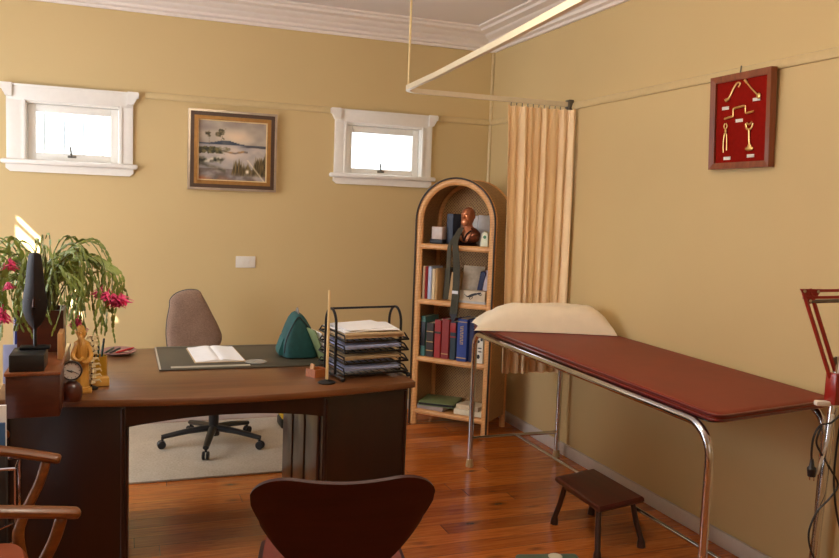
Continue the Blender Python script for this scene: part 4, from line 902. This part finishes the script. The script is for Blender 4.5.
# ---------------------------------------------------------------- examination couch
ZB = .827
FL, NL, NR, FR = Vector((-.652, -1.27)), Vector((-.702, -3.36)), Vector((-.055, -3.25)), Vector((-.008, -1.25))
cx = (FL+NL+NR+FR)/4
bd = thing('examination_couch', 'long examination couch with red-brown vinyl top on a bent chrome tube frame', 'examination couch', (cx.x, cx.y, 0))
def quad_round(k, z, rad=.06, n=8):
    C4 = [cx+(p-cx)*1.0 for p in (FL, NL, NR, FR)]; out = []
    for i in range(4):
        p, a, c = C4[i], C4[i-1], C4[(i+1) % 4]; da, dc = (a-p).normalized(), (c-p).normalized(); r_ = rad if i in (1, 2) else rad*.5
        P0, P1 = p+da*r_, p+dc*r_
        for j in range(n+1):
            t = j/n; q = P0*(1-t)**2+p*2*t*(1-t)+P1*t*t; q = q+(cx-q).normalized()*k*(1.0); out.append((q.x, q.y, z))
    return out
MB().rings([quad_round(.010, ZB-.031), quad_round(.0, ZB-.026), quad_round(.0, ZB-.012), quad_round(.004, ZB-.006), quad_round(.014, ZB-.001), quad_round(.03, ZB), quad_round(.2, ZB+.002)]).build('mattress', M_vinyl, bd, ang=60)
b = MB(); b.tube([Vector((x, y, ZB-.009)) for x, y, z in quad_round(-.001, 0)], .005, 8, True); b.tube([(x, y, ZB-.026) for x, y, z in quad_round(-.0, 0)], .005, 8, True); b.build('piping', M_vinyle, bd)
MB().rings([quad_round(.03, ZB-.040), quad_round(.03, ZB-.031)]).build('underboard', M_deskd, bd)
def side(xf, yf, xn, yn, z, R=.11):
    d = Vector((xn-xf, yn-yf, 0)).normalized()
    A = Vector((xf, yf, 0)); Bn = Vector((xn, yn, 0)); pts = [A+Vector((0, 0, .03)), A+Vector((0, 0, z-R*.6))]
    pts += [A+d*R*.6*(1-math.cos(a))+Vector((0, 0, z-R*.6+R*.6*math.sin(a))) for a in (PI/2*k/8 for k in range(1, 9))]
    pts += [Bn-d*R*(1-math.cos(a))+Vector((0, 0, z-R+R*math.sin(a))) for a in (PI/2*(8-k)/8 for k in range(0, 9))]
    pts += [Bn+Vector((0, 0, .03))]
    return pts
for xs, ys_, xn, yn in ((-.672, -1.345, -.706, -3.345), (-.075, -1.30, -.06, -3.22)):
    o = MB().tube(side(xs, ys_, xn, yn, ZB-.0475), .0155, 14).build('side_frame', M_chrome, bd)
    for x, y in ((xs, ys_), (xn, yn)):
        MB().lathe([(0, 0.001), (.021, .001), (.022, .01), (.019, .035), (.017, .045), (0, .045)], 16, tr(x, y, 0)).build('leg_ferrule', M_cream, o)
MB().tube([(-.672, -1.345, .168), (-.075, -1.30, .155)], .011, 10).build('cross_bar', M_chrome, bd); MB().tube([(-.706, -3.345, .168), (-.06, -3.22, .155)], .011, 10).build('cross_bar', M_chrome, bd)
MB().tube([(-.372, -1.325, .163), (-.386, -3.265, .163)], .009, 10).build('stretcher', M_chrome, bd)

# pillow
pl = Vector((-.366, -1.565, ZB+.003))
def pil(sgn):
    def f(u, v):
        a, c = 2*u-1, 2*v-1
        e = max(0, 1-abs(a)**(2.6 if a < 0 else 5))**.62*max(0, 1-abs(c)**2.4)**.5
        pin = 1+.05*abs(c)**3*abs(a)**4-.04*(1-abs(c)**2)*abs(a)**8
        x = a*.372*pin; y = c*.15*(1-.10*(1-abs(a)**3)+.05*abs(a)**6)
        w = .012*noise.noise(Vector((a*2.2, c*2.0, sgn*.7+3)))*e+.006*noise.noise(Vector((a*7, c*5, 1)))*e
        h = .010*min(1, e*9)+(.128*min(1, e*1.1)+w-.012*math.exp(-((abs(a)-.80+.12*c)/.05)**2)*e) if sgn > 0 else .004*e
        return Vector((x, y, .003+max(.0015 if e > 0 else 0, h) if sgn > 0 else .003-.002*e))
    return f
Mp = tr(pl) @ rot(0, 0, math.radians(-21))
t_ = MB(); t_.sheet(pil(1), 48, 28, 0, Mp); t_.sheet(pil(-1), 48, 28, 0, Mp); bmesh.ops.remove_doubles(t_.bm, verts=t_.bm.verts[:], dist=.0012)
one(t_, 'pillow', M_pillow, 'plump cream pillow lying at the head of the examination couch', 'pillow')

# ---------------------------------------------------------------- step stool
ST = [Vector(p) for p in ((-.625, -2.222), (-.645, -2.632), (-.372, -2.572), (-.375, -2.16))]
scn = sum(ST, Vector((0, 0)))/4
so = thing('step_stool', 'low dark red-brown wooden step stool with splayed legs beside the examination couch', 'step stool', (scn.x, scn.y, 0))
def stp(k, z): return [(p.x*(1)+(scn-p).normalized().x*k, p.y+(scn-p).normalized().y*k, z) for p in ST]
MB().rings([stp(.02, .203), stp(.006, .206), stp(0, .213), stp(.002, .226), stp(.01, .231)]).build('stool_top', M_stool, so, ang=30)
for p in ST:
    d = (p-scn).normalized(); a = p-d*.055; f = p-d*.005+Vector((0, -.005))
    MB().tube([(a.x, a.y, .205), (a.x*.55+f.x*.45, a.y*.55+f.y*.45, .11), (f.x*.93+a.x*.07, f.y*.93+a.y*.07, .04), (f.x*.97+a.x*.03, f.y*.97+a.y*.03, .025), (f.x, f.y, .001)], [.012, .0125, .0125, .017, .019], 10).build('leg', M_stoold, so)
a, c = ST[0]-(ST[0]-scn).normalized()*.065, ST[1]-(ST[1]-scn).normalized()*.065
MB().box(((a.x+c.x)/2, (a.y+c.y)/2, .195), (.014, .30, .02), None, .003).build('apron_rail', M_stoold, so)

# ---------------------------------------------------------------- lamp stand with red folding lamp
lp = thing('examination_lamp', 'red folding-arm lamp clamped to a chrome stand at the near end of the couch', 'lamp', (-.575, -3.655, 0))
PT, PB = Vector((-.452, -3.60, 1.06)), Vector((-.575, -3.655, .02))
MB().tube([PB, PT], .0135, 14).build('stand_pole', M_chrome, lp)
for k in range(5):
    a = 2*PI*k/5+.3; MB().tube([PB+Vector((0, 0, .04)), PB+Vector((math.cos(a)*.2, math.sin(a)*.2, .02))], [.016, .011], 8).build('stand_foot', M_black, lp)
E1 = Vector((-.566, -3.548, 1.262)); E0 = Vector((-.468, -3.605, .955)); E2 = Vector((-.20, -3.72, 1.285))
d = (E1-E0).normalized(); n = d.cross(Vector((.88, -.47, 0)).cross(d).normalized()).normalized() if False else Vector((.94, -.33, .0))
for nm, A, Bq in (('lower_arm', E0, E1), ('upper_arm', E1, E2)):
    b = MB(); dd = (Bq-A).normalized(); nn = Vector((.93, -.36, 0)) if nm == 'lower_arm' else Vector((.0, 0, -1)); nn = (nn-dd*nn.dot(dd)).normalized()
    for q in (0, .021): b.tube([A+nn*q, Bq+nn*q], .0062, 4)
    o = b.build(nm, M_lred, lp)
    s0, s1 = (.03, .30) if nm == 'lower_arm' else (.06, .6)
    MB().tube([A+nn*.034+dd*(Bq-A).length*s0, A+nn*.03+dd*(Bq-A).length*s1], .0062, 8).build('spring', M_spring, o)
b = MB(); b.prism([(-.012, .01), (.058, .012), (.03, -.034), (.018, -.036)], .004, tr(E1+Vector((.0, .0, -.004))) @ rot(PI/2, 0, -.357)); b.build('elbow_plate', M_lred, lp)
b = MB()
for dx, dz in ((0, 0), (.042, 0), (.02, -.03)): b.lathe([(0, -.006), (.005, -.006), (.005, .006), (0, .006)], 10, tr(E1+Vector((.937*dx, -.35*dx, dz))+Vector((-.35*.006, -.93*.006, 0))) @ rot(PI/2, 0, -.357))
b.build('elbow_bolt', M_chrome, lp)
MB().b2((-.020, -.022, -.05), (.024, .022, .05), .005, tr(PT+Vector((-.012, -.004, -.10)))).build('clamp', M_lred, lp)
MB().b2((-.062, -.012, -.008), (.0, .012, .008), .004, tr(-.462, -3.607, .912) @ rot(0, 0, -.357)).build('white_knob', M_swit, lp)
MB().tube([E0+Vector((.01, 0, -.02)), E0+Vector((0, 0, .03))], .009, 8).build('arm_spigot', M_chrome, lp)
hd = MB(); hd.lathe([(.02, .13), (.035, .13), (.045, .09), (.08, .03), (.095, 0), (.092, 0), (.077, .03), (.04, .088), (.02, .12)], 28, tr(E2+Vector((.05, -.02, -.14)))); hd.build('lamp_shade', M_lred, lp)
MB().tube([E2, E2+Vector((.05, -.02, -.01))], .008, 8).build('shade_joint', M_chrome, lp)

cb = thing('power_cord', 'black power cord with a plug looped around the chrome lamp stand', 'power cord', (-.53, -3.62, .45))
MB().tube(spline([(-.455, -3.64, .90), (-.50, -3.635, .862), (-.528, -3.62, .85), (-.552, -3.62, .815), (-.556, -3.62, .77), (-.552, -3.62, .735)], 8), .0035, 6).build('lead_end', M_black, cb)
pg = MB().tube([(-.552, -3.62, .745), (-.551, -3.62, .722), (-.550, -3.62, .716), (-.548, -3.62, .69)], [.005, .008, .014, .012], 10).build('plug', M_black, cb)
b = MB(); b.tube([(-.550, -3.615, .69), (-.549, -3.615, .676)], .002, 5); b.tube([(-.543, -3.625, .69), (-.542, -3.625, .676)], .002, 5); b.build('plug_pin', M_chrome, pg)
MB().tube(spline([(-.528, -3.625, .85), (-.545, -3.625, .80), (-.52, -3.63, .755), (-.487, -3.635, .71), (-.47, -3.65, .665), (-.50, -3.65, .625), (-.54, -3.645, .585), (-.562, -3.64, .52), (-.552, -3.645, .46), (-.52, -3.655, .40), (-.46, -3.66, .30), (-.40, -3.68, .1), (-.36, -3.70, .006)], 8), .0033, 6).build('cord', M_black, cb)
MB().tube(spline([(-.452, -3.635, .90), (-.462, -3.63, .82), (-.478, -3.64, .70), (-.482, -3.655, .62), (-.462, -3.665, .53), (-.43, -3.68, .46)], 8), .0033, 6).build('second_strand', M_black, cb)
ctie = one(MB().tube(spline([(-.49, -3.628, .885), (-.505, -3.63, .80), (-.53, -3.632, .73), (-.54, -3.632, .70)], 6), .0055, 8, flat=(1, .5)), 'plastic_tie', plain('milky_plastic', (190, 178, 158), .4), 'milky plastic strip tied round the chrome lamp stand above the cord', 'strip')

# ---------------------------------------------------------------- red velvet display frame on the right wall
rf = thing('display_frame', 'red velvet display frame of five brass dental instruments on the right wall', 'display frame', (0, -2.6, 1.70)); rf['label'] = 'brown-framed red velvet display of five small brass instruments on the right wall'
# local basis: a = across (far to near), z up, leaning a little off the wall
MF = tr(-.034, -2.437, 1.702) @ rot(0, -.05, 0) @ rot(0, 0, -PI/2)      # x across towards the camera, y to the wall... z up
FWd, FH = .366, .412
def rfb(x0, z0, x1, z1, y0, y1, bev=.003): return MB().b2((x0, y0, z0), (x1, y1, z1), bev, MF)
b = MB(); w = .028
for q in ([(0, 0), (FWd, 0), (FWd-w, w), (w, w)], [(FWd, 0), (FWd, FH), (FWd-w, FH-w), (FWd-w, w)], [(FWd, FH), (0, FH), (w, FH-w), (FWd-w, FH-w)], [(0, FH), (0, 0), (w, w), (w, FH-w)]):
    b.rings([[(x, .0 if (x in (0, FWd) or z in (0, FH)) else .006, z) for x, z in q], [(x, .032, z) for x, z in q]], M=MF)
b.build('frame', M_framew, rf, ang=20)
MB().b2((w-.004, .016, w-.004), (FWd-w+.004, .026, FH-w+.004), 0, MF).build('velvet', M_red, rf)
b = MB(); b.tube([(FWd*.42, .03, FH), (FWd*.42, .035, FH+.035)], .003, 6, M=MF); b.build('hook', M_bracket, rf)
def I(u, v): return (FWd*u, .009, FH*(1-v))
def inst(name, strokes, tips=()):
    b = MB()
    for P, r_ in strokes: pts = spline([I(*p) for p in P], 5); b.tube(pts, r_ if not isinstance(r_, tuple) else [r_[0]+(r_[1]-r_[0])*i/(len(pts)-1) for i in range(len(pts))], 8, flat=(1, .7), up=(0, 1, 0), M=MF)
    for (u, v, a, c_) in tips: b._add(MB().ball((0, 0, 0), (a, .004, c_)).bm, MF @ tr(I(u, v)))
    b.build(name, M_gold, rf)
inst('brass_scoop', [([(.25, .27), (.31, .24), (.38, .15), (.44, .10), (.49, .11), (.46, .145)], (.006, .003))], [(.27, .255, .016, .006)])
inst('brass_mallet', [([(.56, .08), (.66, .17), (.77, .255)], .0035), ([(.56, .08), (.60, .115)], .006)], [(.79, .27, .012, .013)])
inst('brass_brace', [([(.24, .46), (.36, .445)], .005), ([(.36, .445), (.385, .44), (.385, .37), (.41, .36)], .0035), ([(.41, .36), (.56, .35)], .005), ([(.56, .35), (.585, .36), (.59, .42), (.61, .43)], .0035), ([(.61, .43), (.72, .42)], .0045)])
inst('brass_forceps', [([(.235, .82), (.23, .72), (.245, .63), (.27, .59), (.235, .545), (.25, .51)], .003), ([(.29, .80), (.29, .71), (.28, .63), (.25, .59), (.29, .545), (.27, .51)], .003)], [(.265, .595, .007, .007)])
inst('brass_key', [([(.655, .60), (.66, .68), (.668, .77)], .0045), ([(.60, .54), (.615, .585), (.655, .60), (.695, .585), (.715, .54)], .0045), ([(.615, .53), (.655, .55), (.70, .525)], .0035)], [(.668, .80, .024, .010), (.67, .785, .012, .016)])
for u, v in ((.235, .345), (.745, .30), (.475, .495), (.285, .885), (.68, .875)):
    MB().box((FWd*u, .0145, FH*(1-v)), (.042, .003, .014), MF, .0005).build('name_plate', M_swit, rf)

# floor scale at the bottom edge
fs = thing('floor_scale', 'grey-green floor scale on the timber floor at the bottom edge of the picture', 'scale', (-.92, -2.78, 0), math.radians(-14))
MB().b2((-.145, -.20, .008), (.145, .20, .045), .016).bm.free()
MB().box((0, 0, .026), (.27, .38, .036), None, .016, 3).build('platform', M_scale, fs, True); MB().lathe([(0, 0), (.03, 0), (.03, .003), (0, .003)], 20, tr(.03, .15, .0435)).build('dial', M_paperc, fs, True)
for x in (-.1, .1):
    for y in (-.15, .15): MB().lathe([(0, 0), (.015, 0), (.015, .009), (0, .009)], 10, tr(x, y, 0)).build('foot', M_black, fs, True)

# ---------------------------------------------------------------- light
SC.view_settings.view_transform = 'Standard'; SC.view_settings.look = 'None'; SC.view_settings.gamma = 1; SC.view_settings.use_curve_mapping = False
SC.view_settings.exposure = 0.12
w_ = bpy.data.worlds.new('world'); SC.world = w_; w_.use_nodes = True
bgn = w_.node_tree.nodes['Background']; bgn.inputs[0].default_value = (.93, .97, 1, 1); bgn.inputs[1].default_value = 3.5
def area(name, loc, rotn, sx, sy, power, col):
    l = bpy.data.lights.new(name, 'AREA'); l.shape = 'RECTANGLE'; l.size = sx; l.size_y = sy; l.energy = power; l.color = col
    o = bpy.data.objects.new(name, l); COL.objects.link(o); o.location = loc; o.rotation_euler = rotn; return o
area('window_daylight', (XL+.03, (W3[0]+W3[1])/2, (W3[2]+W3[3])/2), (0, -PI/2, 0), W3[3]-W3[2], W3[1]-W3[0], 60, (.86, .93, 1.0))
area('rear_fill', (-2.2, YF+.03, 1.7), (PI/2, 0, 0), 2.0, 1.3, 4, (1, .95, .9))  # added fill from behind the camera, no window there
pn_ = bpy.data.lights.new('ceiling_lamp', 'POINT'); pn_.energy = 37; pn_.color = (1, .87, .68); pn_.shadow_soft_size = .14
pno = bpy.data.objects.new('ceiling_lamp', pn_); COL.objects.link(pno); pno.location = (-2.0, -3.3, 2.4)
sl = bpy.data.lights.new('sun', 'SUN'); sl.energy = 60; sl.angle = math.radians(.6); sl.color = (1, .95, .86)
so_ = bpy.data.objects.new('sun', sl); COL.objects.link(so_); so_.rotation_euler = Vector((1.2, 1, -1.25)).to_track_quat('-Z', 'Y').to_euler()
